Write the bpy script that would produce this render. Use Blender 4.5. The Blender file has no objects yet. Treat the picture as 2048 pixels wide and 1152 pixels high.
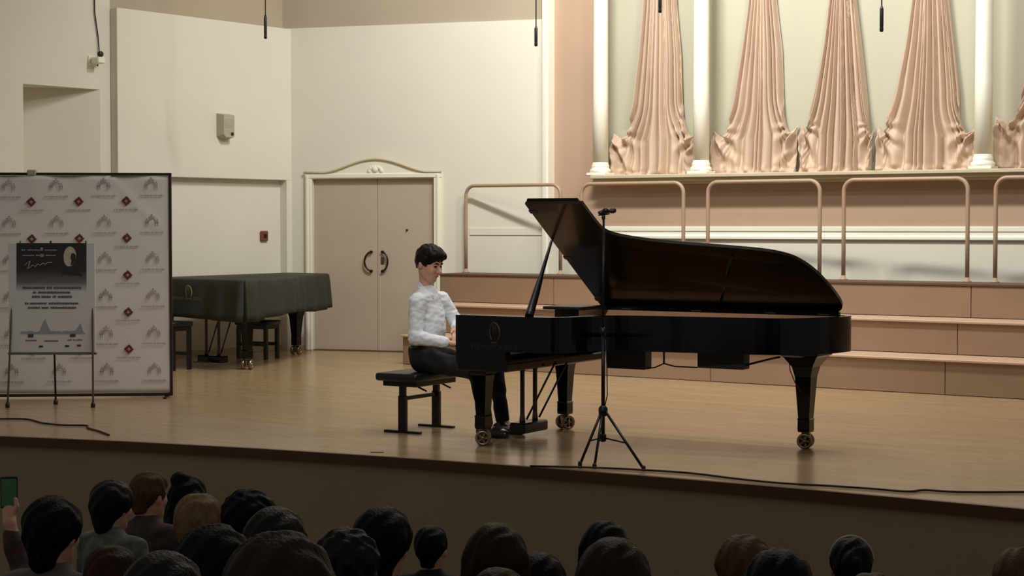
import bpy, bmesh, math, random
import numpy as np
from mathutils import Vector, Matrix, noise
random.seed(7)
SC = bpy.context.scene
COL = SC.collection
PI = math.pi

# ------------------------------------------------------------------ camera
FPX = 3500.0
CAMH = 1.734
YAW = math.radians(31.6)
PITCH = math.atan(126.0 / FPX)
cam_d = bpy.data.cameras.new('camera'); cam = bpy.data.objects.new('camera', cam_d); COL.objects.link(cam)
cam_d.sensor_width = 36.0; cam_d.lens = FPX / 2048.0 * 36.0
cam_d.clip_start = 0.05; cam_d.clip_end = 200
cam.location = (0, 0, CAMH); cam.rotation_euler = (PI / 2 - PITCH, 0, YAW)
SC.camera = cam
# ------------------------------------------------------------------ world, stage lamps, exposure
w = bpy.data.worlds.new('hall_dimness'); SC.world = w; w.use_nodes = True
w.node_tree.nodes['Background'].inputs[0].default_value = (1.0, 0.94, 0.83, 1)
w.node_tree.nodes['Background'].inputs[1].default_value = 0.14
SC.view_settings.view_transform = 'Standard'; SC.view_settings.look = 'None'
SC.view_settings.exposure = 0.0; SC.view_settings.gamma = 1.0
SC.view_settings.use_curve_mapping = False

def aim(o, tgt):
    o.rotation_euler = (Vector(tgt) - o.location).to_track_quat('-Z', 'Y').to_euler()
def area(name, loc, tgt, sx, sy, power, col=(1.0, 0.985, 0.945)):
    l = bpy.data.lights.new(name, 'AREA'); l.shape = 'RECTANGLE'; l.size = sx; l.size_y = sy
    l.energy = power; l.color = col
    o = bpy.data.objects.new(name, l); COL.objects.link(o); o.location = loc; aim(o, tgt)
    return o
# rows of stage lamps under the ceiling (battens across the stage)
area('stage_lamp_row', (-9.3, 15.8, 7.3), (-9.6, 19.9, 4.0), 1.8, 0.3, 420)
area('stage_lamp_row', (-5.0, 15.6, 7.3), (-6.0, 19.9, 3.0), 1.8, 0.3, 230)
area('stage_lamp_row', (-6.8, 13.4, 7.3), (-7.0, 15.0, 0.0), 4.4, 0.4, 112)
area('stage_lamp_row', (-6.8, 11.2, 7.3), (-7.0, 12.6, 0.0), 4.4, 0.4, 80)
def spot(name, loc, tgt, ang, power, rad=.12, col=(1.0, 0.97, 0.92)):
    l = bpy.data.lights.new(name, 'SPOT'); l.energy = power; l.spot_size = ang; l.spot_blend = 1.0; l.shadow_soft_size = rad; l.color = col
    o = bpy.data.objects.new(name, l); COL.objects.link(o); o.location = loc; aim(o, tgt); return o
spot('hall_spotlight', (-3.2, 1.2, 7.2), (-7.0, 12.9, 1.35), math.radians(21), 2400)

# ------------------------------------------------------------------ view geometry: a pixel of the photograph -> a point of the place
_R = Vector((math.cos(YAW), math.sin(YAW), 0)); _F0 = Vector((-math.sin(YAW), math.cos(YAW), 0)); _Z = Vector((0, 0, 1))
_F = _F0 * math.cos(PITCH) - _Z * math.sin(PITCH); _U = _F0 * math.sin(PITCH) + _Z * math.cos(PITCH)
_C = Vector((0, 0, CAMH))
def ray(u, v): return _F + _R * ((u - 1024) / FPX) - _U * ((v - 576) / FPX)
def on_floor(u, v, z=0.0):
    d = ray(u, v); return _C + d * ((z - CAMH) / d.z)
def on_plane(u, v, pt, n):
    d = ray(u, v); n = Vector(n); return _C + d * ((Vector(pt) - _C).dot(n) / d.dot(n))
def at(u, v, Y): return on_plane(u, v, (0, Y, 0), (0, 1, 0))
def at_depth(u, v, dep): return _C + ray(u, v) * dep

# ------------------------------------------------------------------ materials
def lin(c):
    return tuple(((x / 255) / 12.92 if x / 255 <= 0.04045 else ((x / 255 + 0.055) / 1.055) ** 2.4) for x in c) + (1,)
MATS = {}
def mat(name, rgb, rough=0.6, metal=0.0, var=0.06, scale=6.0, bump=0.0, bscale=60.0, coat=0.0, spec=0.5, sheen=0.0, stretch=None, emit=None):
    if name in MATS: return MATS[name]
    m = bpy.data.materials.new(name); m.use_nodes = True; nt = m.node_tree; b = nt.nodes['Principled BSDF']
    c = lin(rgb)
    b.inputs['Roughness'].default_value = rough; b.inputs['Metallic'].default_value = metal
    b.inputs['Specular IOR Level'].default_value = spec
    b.inputs['Coat Weight'].default_value = coat
    b.inputs['Coat Roughness'].default_value = 0.06
    b.inputs['Sheen Weight'].default_value = sheen
    tc = nt.nodes.new('ShaderNodeTexCoord'); mp = nt.nodes.new('ShaderNodeMapping')
    nt.links.new(tc.outputs['Object'], mp.inputs['Vector'])
    if stretch: mp.inputs['Scale'].default_value = stretch
    n = nt.nodes.new('ShaderNodeTexNoise'); n.inputs['Scale'].default_value = scale; n.inputs['Detail'].default_value = 5
    nt.links.new(mp.outputs[0], n.inputs['Vector'])
    r = nt.nodes.new('ShaderNodeValToRGB')
    r.color_ramp.elements[0].position = 0.3; r.color_ramp.elements[1].position = 0.7
    r.color_ramp.elements[0].color = tuple(x * (1 - var) for x in c[:3]) + (1,)
    r.color_ramp.elements[1].color = tuple(min(1, x * (1 + var)) for x in c[:3]) + (1,)
    nt.links.new(n.outputs['Fac'], r.inputs[0]); nt.links.new(r.outputs[0], b.inputs['Base Color'])
    if bump:
        n2 = nt.nodes.new('ShaderNodeTexNoise'); n2.inputs['Scale'].default_value = bscale; n2.inputs['Detail'].default_value = 3
        nt.links.new(mp.outputs[0], n2.inputs['Vector'])
        bp = nt.nodes.new('ShaderNodeBump'); bp.inputs['Strength'].default_value = bump; bp.inputs['Distance'].default_value = 0.01
        nt.links.new(n2.outputs['Fac'], bp.inputs['Height']); nt.links.new(bp.outputs[0], b.inputs['Normal'])
    if emit:
        b.inputs['Emission Color'].default_value = lin(emit[0]); b.inputs['Emission Strength'].default_value = emit[1]
    MATS[name] = m
    return m

def floor_mat():
    m = bpy.data.materials.new('stage_parquet'); m.use_nodes = True; nt = m.node_tree; b = nt.nodes['Principled BSDF']
    tc = nt.nodes.new('ShaderNodeTexCoord')
    br = nt.nodes.new('ShaderNodeTexBrick'); br.offset = 0.37
    br.inputs['Scale'].default_value = 1.0; br.inputs['Brick Width'].default_value = 1.6; br.inputs['Row Height'].default_value = 0.09
    br.inputs['Mortar Size'].default_value = 0.0015; br.inputs['Mortar Smooth'].default_value = 0.3
    br.inputs['Color1'].default_value = lin((174, 150, 117)); br.inputs['Color2'].default_value = lin((166, 141, 108)); br.inputs['Mortar'].default_value = lin((147, 123, 93))
    nt.links.new(tc.outputs['Object'], br.inputs['Vector'])
    mp = nt.nodes.new('ShaderNodeMapping'); mp.inputs['Scale'].default_value = (0.8, 14, 1); nt.links.new(tc.outputs['Object'], mp.inputs['Vector'])
    n = nt.nodes.new('ShaderNodeTexNoise'); n.inputs['Scale'].default_value = 2.2; n.inputs['Detail'].default_value = 6; nt.links.new(mp.outputs[0], n.inputs['Vector'])
    r = nt.nodes.new('ShaderNodeValToRGB'); r.color_ramp.elements[0].position = .3; r.color_ramp.elements[1].position = .7
    r.color_ramp.elements[0].color = (.86, .84, .8, 1); r.color_ramp.elements[1].color = (1.05, 1.04, 1.0, 1)
    nt.links.new(n.outputs['Fac'], r.inputs[0])
    mx = nt.nodes.new('ShaderNodeMix'); mx.data_type = 'RGBA'; mx.blend_type = 'MULTIPLY'; mx.inputs['Factor'].default_value = 1
    nt.links.new(br.outputs['Color'], mx.inputs['A']); nt.links.new(r.outputs[0], mx.inputs['B'])
    nt.links.new(mx.outputs['Result'], b.inputs['Base Color'])
    b.inputs['Roughness'].default_value = 0.22; b.inputs['Specular IOR Level'].default_value = 0.45
    bp = nt.nodes.new('ShaderNodeBump'); bp.inputs['Strength'].default_value = .12; bp.inputs['Distance'].default_value = .004
    nt.links.new(n.outputs['Fac'], bp.inputs['Height']); nt.links.new(bp.outputs[0], b.inputs['Normal'])
    MATS['floor'] = m; return m

floor_mat()
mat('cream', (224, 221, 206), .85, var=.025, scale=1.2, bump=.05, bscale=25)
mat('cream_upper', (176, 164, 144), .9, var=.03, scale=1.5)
mat('pink', (186, 158, 135), .75, var=.03, scale=1.5, bump=.04, bscale=30)
mat('white_paint', (244, 242, 226), .55, var=.015)
mat('ledge', (196, 186, 158), .7, var=.04)
mat('niche', (182, 180, 160), .9, var=.02, scale=1.5)
mat('curtain', (201, 176, 154), .6, var=.03, scale=3)
mat('riser', (152, 124, 100), .7, var=.05, scale=2.5, bump=.05)
mat('riser_nosing', (196, 166, 140), .5, var=.04)
mat('riser_dark', (96, 70, 52), .7, var=.05)
mat('rail', (172, 146, 123), .4, var=.04)
mat('door', (186, 172, 152), .6, var=.03, scale=2)
mat('door_frame', (236, 233, 214), .55, var=.02)
mat('bronze', (62, 46, 32), .35, metal=.8, var=.1)
mat('brass', (146, 132, 110), .32, metal=1.0, var=.12, scale=30)
mat('piano_black', (5, 5, 6), .14, var=.1, coat=.0, spec=.35)
mat('piano_satin', (13, 11, 11), .4, var=.1)
mat('piano_wood', (190, 146, 112), .4, var=.1, scale=5)
mat('lid_inside', (20, 13, 12), .25, var=.15, coat=.3)
mat('leg_brown', (40, 24, 16), .3, var=.15, coat=.3)
mat('gold_plate', (170, 128, 66), .4, metal=.5, var=.08)
mat('soundboard', (176, 128, 78), .5, var=.1)
mat('ivory', (232, 228, 214), .3, var=.02)
mat('felt_red', (110, 26, 24), .9)
mat('black_plastic', (18, 18, 19), .5, var=.1)
mat('black_metal', (16, 15, 15), .4, metal=.3, var=.1)
mat('bench_leather', (24, 26, 26), .35, var=.12, bump=.15, bscale=40)
mat('cover_cloth', (44, 46, 40), .72, var=.12, scale=3, bump=.15, bscale=12)
mat('cover_print', (112, 106, 64), .7, var=.15)
mat('banner', (236, 232, 228), .8, var=.03, scale=2)
mat('banner_frame', (38, 30, 24), .5, var=.1)
mat('emblem_red', (110, 46, 48), .8, var=.15, scale=40)
mat('emblem_grey', (178, 169, 164), .8, var=.05)
mat('emblem_line', (178, 169, 164), .8, var=.05)
mat('poster_white', (226, 226, 234), .5, var=.02)
mat('poster_dark', (52, 48, 52), .5, var=.12, scale=8)
mat('poster_ink', (74, 74, 84), .6, var=.05)
mat('poster_grey', (166, 166, 174), .6, var=.04)
mat('poster_face', (205, 196, 184), .6, var=.12, scale=30)
mat('easel', (120, 118, 112), .4, metal=.6, var=.06)
mat('stage_edge', (96, 66, 42), .45, var=.12, scale=6, stretch=(1, 8, 8))
mat('stage_face', (172, 154, 124), .85, var=.04, scale=1.5)
mat('hall_floor', (60, 48, 40), .8, var=.08)
mat('grey_plastic', (176, 172, 152), .5, var=.05)
mat('red_plastic', (128, 62, 44), .5, var=.2, scale=40)
mat('cable', (40, 28, 20), .6, var=.1)
mat('skin', (214, 164, 136), .55, var=.05, scale=12)
mat('lip', (178, 112, 100), .5, var=.05)
mat('eye_dark', (30, 22, 18), .2)
mat('hair_dark', (20, 15, 12), .5, spec=.2, var=.3, scale=40, bump=.6, bscale=90, stretch=(1, 1, .25))
mat('shirt', (238, 242, 248), .75, var=.02, scale=6, bump=.12, bscale=16)
mat('trousers', (9, 9, 11), .75, var=.1, bump=.1, bscale=20)
mat('shoe', (14, 13, 13), .25, var=.1, coat=.3)
mat('screen', (40, 90, 60), .3, emit=((70, 120, 80), .05))
mat('seat_cloth', (70, 30, 28), .9, var=.1)

# ------------------------------------------------------------------ mesh helpers
class MB:
    def __init__(s): s.v = []; s.f = []; s.sm = []
    def add(s, vs, fs, smooth=False, M=None):
        o = len(s.v)
        if M is not None: vs = [tuple(M @ Vector(p)) for p in vs]
        s.v += [tuple(p) for p in vs]; s.f += [tuple(i + o for i in f) for f in fs]; s.sm += [smooth] * len(fs)
        return s
    def box(s, x0, x1, y0, y1, z0, z1, bev=0.0, M=None, seg=1):
        if bev <= 0:
            vs = [(x, y, z) for x in (x0, x1) for y in (y0, y1) for z in (z0, z1)]
            fs = [(0, 1, 3, 2), (4, 6, 7, 5), (0, 4, 5, 1), (2, 3, 7, 6), (0, 2, 6, 4), (1, 5, 7, 3)]
            return s.add(vs, fs, False, M)
        bm = bmesh.new(); bmesh.ops.create_cube(bm, size=1)
        for v in bm.verts: v.co = Vector(((x0 + x1) / 2 + v.co.x * (x1 - x0), (y0 + y1) / 2 + v.co.y * (y1 - y0), (z0 + z1) / 2 + v.co.z * (z1 - z0)))
        bmesh.ops.bevel(bm, geom=bm.edges[:] , offset=bev, segments=seg, affect='EDGES', profile=.5)
        return s.frombm(bm, seg > 1, M)
    def frombm(s, bm, smooth=False, M=None):
        bm.verts.index_update()
        s.add([v.co.copy() for v in bm.verts], [[v.index for v in f.verts] for f in bm.faces], smooth, M); bm.free(); return s
    def prism(s, pts, z0, z1, M=None, smooth=False):           # pts: 2D outline in xy (ccw)
        n = len(pts)
        vs = [(x, y, z0) for x, y in pts] + [(x, y, z1) for x, y in pts]
        s.add(vs, [tuple(range(n - 1, -1, -1)), tuple(range(n, 2 * n))], False, M)
        o = len(s.v) - 2 * n
        for i in range(n):
            j = (i + 1) % n
            s.f.append((o + i, o + j, o + n + j, o + n + i)); s.sm.append(smooth)
        return s
    def tube(s, pts, r, seg=8, cap=True, r_list=None):
        pts = [Vector(p) for p in pts]; n = len(pts); vs = []; up = None
        for i, p in enumerate(pts):
            t = (pts[min(i + 1, n - 1)] - pts[max(i - 1, 0)]).normalized()
            if up is None:
                a = Vector((0, 0, 1)) if abs(t.z) < .9 else Vector((1, 0, 0)); up = t.cross(a).normalized()
            up = (up - t * up.dot(t)).normalized(); bi = t.cross(up)
            rr = r_list[i] if r_list else r
            for k in range(seg):
                a = 2 * PI * k / seg; vs.append(p + up * math.cos(a) * rr + bi * math.sin(a) * rr)
        fs = [(i * seg + k, i * seg + (k + 1) % seg, (i + 1) * seg + (k + 1) % seg, (i + 1) * seg + k) for i in range(n - 1) for k in range(seg)]
        s.add(vs, fs, True)
        if cap:
            o = len(s.v) - n * seg
            s.f.append(tuple(o + k for k in range(seg - 1, -1, -1))); s.sm.append(False)
            s.f.append(tuple(o + (n - 1) * seg + k for k in range(seg))); s.sm.append(False)
        return s
    def lathe(s, prof, seg=24, M=None, smooth=True, rot=0.0):                # prof: list of (r, z)
        vs = []; n = len(prof)
        for r, z in prof:
            for k in range(seg):
                a = 2 * PI * k / seg + rot; vs.append((r * math.cos(a), r * math.sin(a), z))
        fs = [(i * seg + k, i * seg + (k + 1) % seg, (i + 1) * seg + (k + 1) % seg, (i + 1) * seg + k) for i in range(n - 1) for k in range(seg)]
        fs += [tuple(range(seg - 1, -1, -1)), tuple((n - 1) * seg + k for k in range(seg))]
        return s.add(vs, fs, smooth, M)
    def build(s, name, m, parent=None):
        me = bpy.data.meshes.new(name); me.from_pydata(s.v, [], s.f)
        me.polygons.foreach_set('use_smooth', s.sm)
        me.update()
        bm = bmesh.new(); bm.from_mesh(me); bmesh.ops.recalc_face_normals(bm, faces=bm.faces); bm.to_mesh(me); bm.free()
        me.materials.append(MATS[m] if isinstance(m, str) else m)
        o = bpy.data.objects.new(name, me); COL.objects.link(o)
        if parent: o.parent = parent
        return o
def tag(o, label=None, cat=None, group=None, kind=None):
    if label: o['label'] = label
    if cat: o['category'] = cat
    if group: o['group'] = group
    if kind: o['kind'] = kind
    return o
def thing(name, label, cat, loc=(0, 0, 0), rz=0.0, group=None):
    e = bpy.data.objects.new(name, None); COL.objects.link(e); e.empty_display_size = .1
    e.location = loc; e.rotation_euler = (0, 0, rz)
    return tag(e, label, cat, group)
def inst(o, parent=None, loc=None, rot=None, scale=None):
    c = o.copy(); COL.objects.link(c); c.parent = parent
    if loc is not None: c.location = loc
    if rot is not None: c.rotation_euler = rot
    if scale is not None: c.scale = scale
    return c
def struct(name, mb, m, parent=None):
    o = mb.build(name, m, parent)
    if parent is None: o['kind'] = 'structure'
    return o
def T(x, y, z): return Matrix.Translation((x, y, z))
def RZ(a): return Matrix.Rotation(a, 4, 'Z')

# signed-distance modelling for bodies, hair and clothes: primitives blended on a grid, meshed with surface nets
class SDF:
    def __init__(s, lo, hi, h):
        s.h = h; s.lo = np.array(lo, np.float32)
        s.n = np.ceil((np.array(hi) - np.array(lo)) / h).astype(int) + 1
        s.g = np.full(s.n, 9.0, np.float32)
    def _slab(s, lo, hi, m):
        a = np.clip(np.floor((np.array(lo) - m - s.lo) / s.h).astype(int), 0, s.n); b = np.clip(np.ceil((np.array(hi) + m - s.lo) / s.h).astype(int) + 1, 0, s.n)
        sl = tuple(slice(int(i), int(j)) for i, j in zip(a, b))
        ax = [(np.arange(int(i), int(j), dtype=np.float32) * s.h + l) for i, j, l in zip(a, b, s.lo)]
        return sl, ax[0][:, None, None], ax[1][None, :, None], ax[2][None, None, :]
    def _mix(s, sl, d, k, op):
        g = s.g[sl]
        if g.size == 0: return
        if op == 'add':
            if k <= 0: s.g[sl] = np.minimum(g, d)
            else:
                hh = np.clip(.5 + .5 * (g - d) / k, 0, 1); s.g[sl] = g * (1 - hh) + d * hh - k * hh * (1 - hh)
        elif op == 'sub':
            d = -d
            hh = np.clip(.5 - .5 * (g - d) / max(k, 1e-4), 0, 1); s.g[sl] = g * (1 - hh) + d * hh + k * hh * (1 - hh)
    def cap(s, a, b, ra, rb=None, k=.02, op='add', sq=(1, 1, 1)):
        rb = ra if rb is None else rb; a = np.array(a, float); b = np.array(b, float); R = max(ra, rb)
        sl, X, Y, Z = s._slab(np.minimum(a, b) - R / min(sq), np.maximum(a, b) + R / min(sq), k + 2 * s.h)
        q = np.array(sq, float); ab = (b - a) * q; den = max(float(ab @ ab), 1e-9)
        px, py, pz = (X - a[0]) * q[0], (Y - a[1]) * q[1], (Z - a[2]) * q[2]
        t = np.clip((px * ab[0] + py * ab[1] + pz * ab[2]) / den, 0, 1)
        d = np.sqrt((px - t * ab[0]) ** 2 + (py - t * ab[1]) ** 2 + (pz - t * ab[2]) ** 2) - (ra + t * (rb - ra))
        s._mix(sl, d, k, op); return s
    def ell(s, c, r, k=.02, op='add', M=None):
        c = np.array(c, float); r = np.array(r, float); R = r.max()
        sl, X, Y, Z = s._slab(c - R, c + R, k + 2 * s.h)
        x, y, z = X - c[0], Y - c[1], Z - c[2]
        if M is not None:
            m = np.array(M)[:3, :3].T
            x, y, z = (m[0, 0] * x + m[0, 1] * y + m[0, 2] * z), (m[1, 0] * x + m[1, 1] * y + m[1, 2] * z), (m[2, 0] * x + m[2, 1] * y + m[2, 2] * z)
        k0 = np.sqrt((x / r[0]) ** 2 + (y / r[1]) ** 2 + (z / r[2]) ** 2); k1 = np.sqrt((x / r[0] ** 2) ** 2 + (y / r[1] ** 2) ** 2 + (z / r[2] ** 2) ** 2) + 1e-6
        s._mix(sl, (k0 * (k0 - 1) / k1).astype(np.float32), k, op); return s
    def chain(s, pts, rs, k=.02, sq=(1, 1, 1)):
        for i in range(len(pts) - 1): s.cap(pts[i], pts[i + 1], rs[i], rs[i + 1], k, sq=sq)
        return s
    def cut(s, pt, n, k=.004):             # remove the half-space on the side n points to
        pt = np.array(pt, float); n = np.array(n, float); n /= np.linalg.norm(n)
        ax = [(np.arange(m, dtype=np.float32) * s.h + l) for m, l in zip(s.n, s.lo)]
        d = (ax[0][:, None, None] - pt[0]) * n[0] + (ax[1][None, :, None] - pt[1]) * n[1] + (ax[2][None, None, :] - pt[2]) * n[2]
        s.g = np.maximum(s.g, d.astype(np.float32)); return s
    def wave(s, amp, fx, fy, fz, ph=0.0):
        ax = [(np.arange(m, dtype=np.float32) * s.h + l) for m, l in zip(s.n, s.lo)]
        X, Y, Z = ax[0][:, None, None], ax[1][None, :, None], ax[2][None, None, :]
        s.g = s.g + amp * np.sin(fx * X + fy * Y + fz * Z + ph + 1.3 * np.sin(fy * .6 * X - fx * .5 * Z + ph)) ; return s
    def mesh(s, name, m, parent=None, M=None):
        g = s.g; ins = g < 0
        nx, ny, nz = g.shape
        acc = np.zeros((nx - 1, ny - 1, nz - 1, 3), np.float32); cnt = np.zeros((nx - 1, ny - 1, nz - 1), np.float32)
        quads = []
        for ax in range(3):
            sl0 = [slice(None)] * 3; sl1 = [slice(None)] * 3; sl0[ax] = slice(0, -1); sl1[ax] = slice(1, None)
            a, b = g[tuple(sl0)], g[tuple(sl1)]; cr = (a < 0) != (b < 0)
            I = np.argwhere(cr); av = a[cr]; bv = b[cr]; t = av / (av - bv)
            P = I.astype(np.float32).copy(); P[:, ax] += t
            o1, o2 = [d for d in range(3) if d != ax]
            for e1 in (0, 1):
                for e2 in (0, 1):
                    J = I.copy(); J[:, o1] -= e1; J[:, o2] -= e2
                    ok = (J[:, o1] >= 0) & (J[:, o2] >= 0) & (J[:, o1] < g.shape[o1] - 1) & (J[:, o2] < g.shape[o2] - 1)
                    np.add.at(acc, tuple(J[ok].T), P[ok]); np.add.at(cnt, tuple(J[ok].T), 1)
            ok = (I[:, o1] > 0) & (I[:, o2] > 0) & (I[:, o1] < g.shape[o1] - 1) & (I[:, o2] < g.shape[o2] - 1)
            I2 = I[ok]; flip = (av[ok] < 0)
            if ax == 1: flip = ~flip
            def nb(e1, e2):
                J = I2.copy(); J[:, o1] -= e1; J[:, o2] -= e2; return J
            q = np.stack([nb(1, 1), nb(0, 1), nb(0, 0), nb(1, 0)], 1)
            q[~flip] = q[~flip][:, ::-1]
            quads.append(q)
        use = cnt > 0; ids = np.full(cnt.shape, -1, np.int64); ids[use] = np.arange(use.sum())
        V = (acc[use] / cnt[use][:, None]) * s.h + s.lo
        Q = np.concatenate(quads, 0); F = ids[Q[..., 0], Q[..., 1], Q[..., 2]]
        me = bpy.data.meshes.new(name); me.from_pydata(V.tolist(), [], F.tolist())
        me.polygons.foreach_set('use_smooth', [True] * len(me.polygons)); me.update()
        if M is not None: me.transform(M)
        me.materials.append(MATS[m] if isinstance(m, str) else m)
        o = bpy.data.objects.new(name, me); COL.objects.link(o)
        if parent: o.parent = parent
        return o

# ================================================================== THE SETTING
EDGE = [(-15.9, 8.75), (-14.2, 9.2), (-12.6, 9.62), (-11.1, 10.0), (-9.95, 10.29), (-8.8, 10.5), (-7.7, 10.63), (-6.59, 10.715), (-5.6, 10.755), (-4.63, 10.765), (-3.7, 10.745), (-2.91, 10.71), (-1.0, 10.6), (1.0, 10.42), (3.4, 10.1)]
def offs(d):
    out = []
    for i, (x, y) in enumerate(EDGE):
        a = EDGE[max(i - 1, 0)]; b = EDGE[min(i + 1, len(EDGE) - 1)]
        t = Vector((b[0] - a[0], b[1] - a[1])).normalized(); out.append((x + t.y * d, y - t.x * d))
    return out
CEIL = 7.6
mb = MB(); mb.prism(offs(-.02) + [(3.4, 20.6), (-16.9, 20.6), (-16.9, 8.8)], -.05, 0); struct('floor', mb, 'floor')
def ribbon(mb, d0, d1, z0, z1):
    a = offs(d0); b = offs(d1); n = len(a)
    mb.prism(b + a[::-1], z0, z1)
mb = MB(); ribbon(mb, -.02, .025, -.075, .001); struct('trim_1', mb, 'stage_edge')
mb = MB(); ribbon(mb, -.12, -.015, -1.35, -.075); struct('wall_stage_front', mb, 'stage_face')
mb = MB(); mb.box(-17, 6, -1.5, 11.5, -1.4, -1.3); struct('floor_hall', mb, 'hall_floor')
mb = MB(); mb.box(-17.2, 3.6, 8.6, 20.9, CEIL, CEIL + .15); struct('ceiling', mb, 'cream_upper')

# --- door wall (slightly turned), corner with the left wall at K
K = Vector((-15.342, 19.108, 0)); DA = math.atan(.249)
MD = T(*K) @ RZ(DA)
PD = (K.x, K.y, 0); ND = (math.sin(DA), -math.cos(DA), 0)
def sD(u, v=400): return (on_plane(u, v, PD, ND) - K).xy.length
def zD(u, v): return on_plane(u, v, PD, ND).z
dl, dr, dc, dtop = sD(626), sD(869), sD(752), 2.37
send = sD(1094)
mb = MB()
mb.box(-.4, dl - .01, 0, .3, 0, 4.45, M=MD); mb.box(dr + .01, send, 0, .3, 0, 4.45, M=MD); mb.box(dl - .01, dr + .01, 0, .3, dtop + .01, 4.45, M=MD)
struct('wall_back_door', mb, 'cream')
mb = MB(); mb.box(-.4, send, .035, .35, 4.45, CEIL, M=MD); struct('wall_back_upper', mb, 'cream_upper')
mb = MB(); mb.box(sD(940), send - .02, -.012, .02, 1.60, 1.69, M=MD); struct('trim_2', mb, 'cream')
# white strip between the cream wall and the pink wall
xs0 = at(1088, 300, 19.95).x; xs1 = at(1101, 300, 19.95).x
mb = MB(); mb.box(xs0, xs1, 19.90, 20.2, 0, CEIL); mb.box(xs0 + .03, xs1 - .03, 19.88, 19.95, 0, CEIL); struct('trim_3', mb, 'white_paint')

# --- double door with frame, pediment, handles
door = bpy.data.objects.new('door_1', None); COL.objects.link(door); door['kind'] = 'structure'
door['label'] = 'beige double door in a white frame with a curved pediment'
door.matrix_world = MD
fr = MB(); fo = .105
fr.box(dl - fo, dl, -.05, .12, 0, dtop, .012); fr.box(dr, dr + fo, -.05, .12, 0, dtop, .012); fr.box(dl - fo, dr + fo, -.05, .12, dtop, dtop + .07, .012)
fr.box(dl - .03, dl, -.03, .2, 0, dtop); fr.box(dr, dr + .03, -.03, .2, 0, dtop); fr.box(dl, dr, -.03, .2, dtop - .005, dtop + .03)
fr.box(dl - fo + .02, dl - fo + .06, -.065, -.04, 0, dtop + .05, .008); fr.box(dr + fo - .06, dr + fo - .02, -.065, -.04, 0, dtop + .05, .008)
fr.build('door_frame', 'door_frame', door)
pd = MB(); pts = []
pl_, pr_ = sD(650), sD(857)
for i in range(33):
    t = i / 32; s_ = pl_ + (pr_ - pl_) * t
    pts.append((s_, dtop + .07 + .18 * (math.sin(PI * t) ** 1.6)))
outl = [(dl - fo, dtop + .06)] + [(dr + fo, dtop + .06)] + [(dr + fo, dtop + .075)] + pts[::-1] + [(dl - fo, dtop + .075)]
pd.prism(outl, -.01, .03, M=T(0, 0, 0) @ Matrix(((1, 0, 0, 0), (0, 0, 1, -.02), (0, 1, 0, 0), (0, 0, 0, 1))))
pd.build('pediment', 'door_frame', door)
pm = MB(); pm.tube([(dl - fo - .01, -.045, dtop + .085)] + [(x, -.045, z + .012) for x, z in pts] + [(dr + fo + .01, -.045, dtop + .085)], .016, 8); pm.build('pediment_moulding', 'ledge', door)
ro = MB(); cx0 = (pl_ + pr_) / 2
for k in range(9):
    a = PI * k / 8; ro.lathe([(.001, -.012), (.026, -.008), (.03, 0), (.022, .01), (.001, .014)], 10, M=T(cx0 + .09 * math.cos(a), -.035, dtop + .10 + .05 * math.sin(a)) @ Matrix.Rotation(PI / 2, 4, 'X'))
ro.lathe([(.001, -.02), (.04, -.012), (.045, 0), (.03, .014), (.001, .018)], 14, M=T(cx0, -.04, dtop + .12) @ Matrix.Rotation(PI / 2, 4, 'X'))
ro.build('rosette', 'door_frame', door)
for a, b, sx in ((dl + .004, dc - .003, 1), (dc + .003, dr - .004, -1)):
    lf = MB(); lf.box(a, b, .045, .09, .012, dtop - .006, .004); leaf = lf.build('door_leaf', 'door', door)
    hx = dc - sx * .135; hs = 1 if sx > 0 else -1
    hd = MB(); hz = zD(740, 523)
    hd.tube([(hx + hs * (.075 - .11 * math.cos(t) - 0), .015 - .02 * math.cos(t), hz + .135 * math.sin(t)) for t in [(-1 + 2 * i / 14) * 1.35 for i in range(15)]], .013, 8)
    for t in (-1.35, 1.35):
        hd.tube([(hx + hs * (.075 - .11 * math.cos(t)), .05, hz + .135 * math.sin(t)), (hx + hs * (.075 - .11 * math.cos(t)), .005, hz + .135 * math.sin(t))], .02, 8)
    tag(hd.build('door_handle', 'bronze', leaf), 'curved dark bronze pull handle')
    if sx < 0:
        lk = MB(); lk.box(dc + .05, dc + .10, .035, .048, hz - .04, hz + .06, .008); lk.build('lock_plate', 'brass', leaf)
        kn = MB(); kp = (sD(812, 460), zD(812, 460)); kn.lathe([(.001, 0), (.014, 0), (.014, .02), (.001, .024)], 10, M=T(kp[0], .047, kp[1]) @ Matrix.Rotation(PI / 2, 4, 'X')); kn.build('peephole', 'bronze', leaf)
th = MB(); th.box(dl - .02, dr + .02, -.02, .12, 0, .012); th.build('threshold', 'stage_edge', door)
mb = MB(); mb.box(0.0, dl - fo - .005, -.015, .01, 0, .07, M=MD); mb.box(dr + fo + .005, send - .02, -.015, .01, 0, .07, M=MD); struct('baseboard_back', mb, 'ledge')

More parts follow.
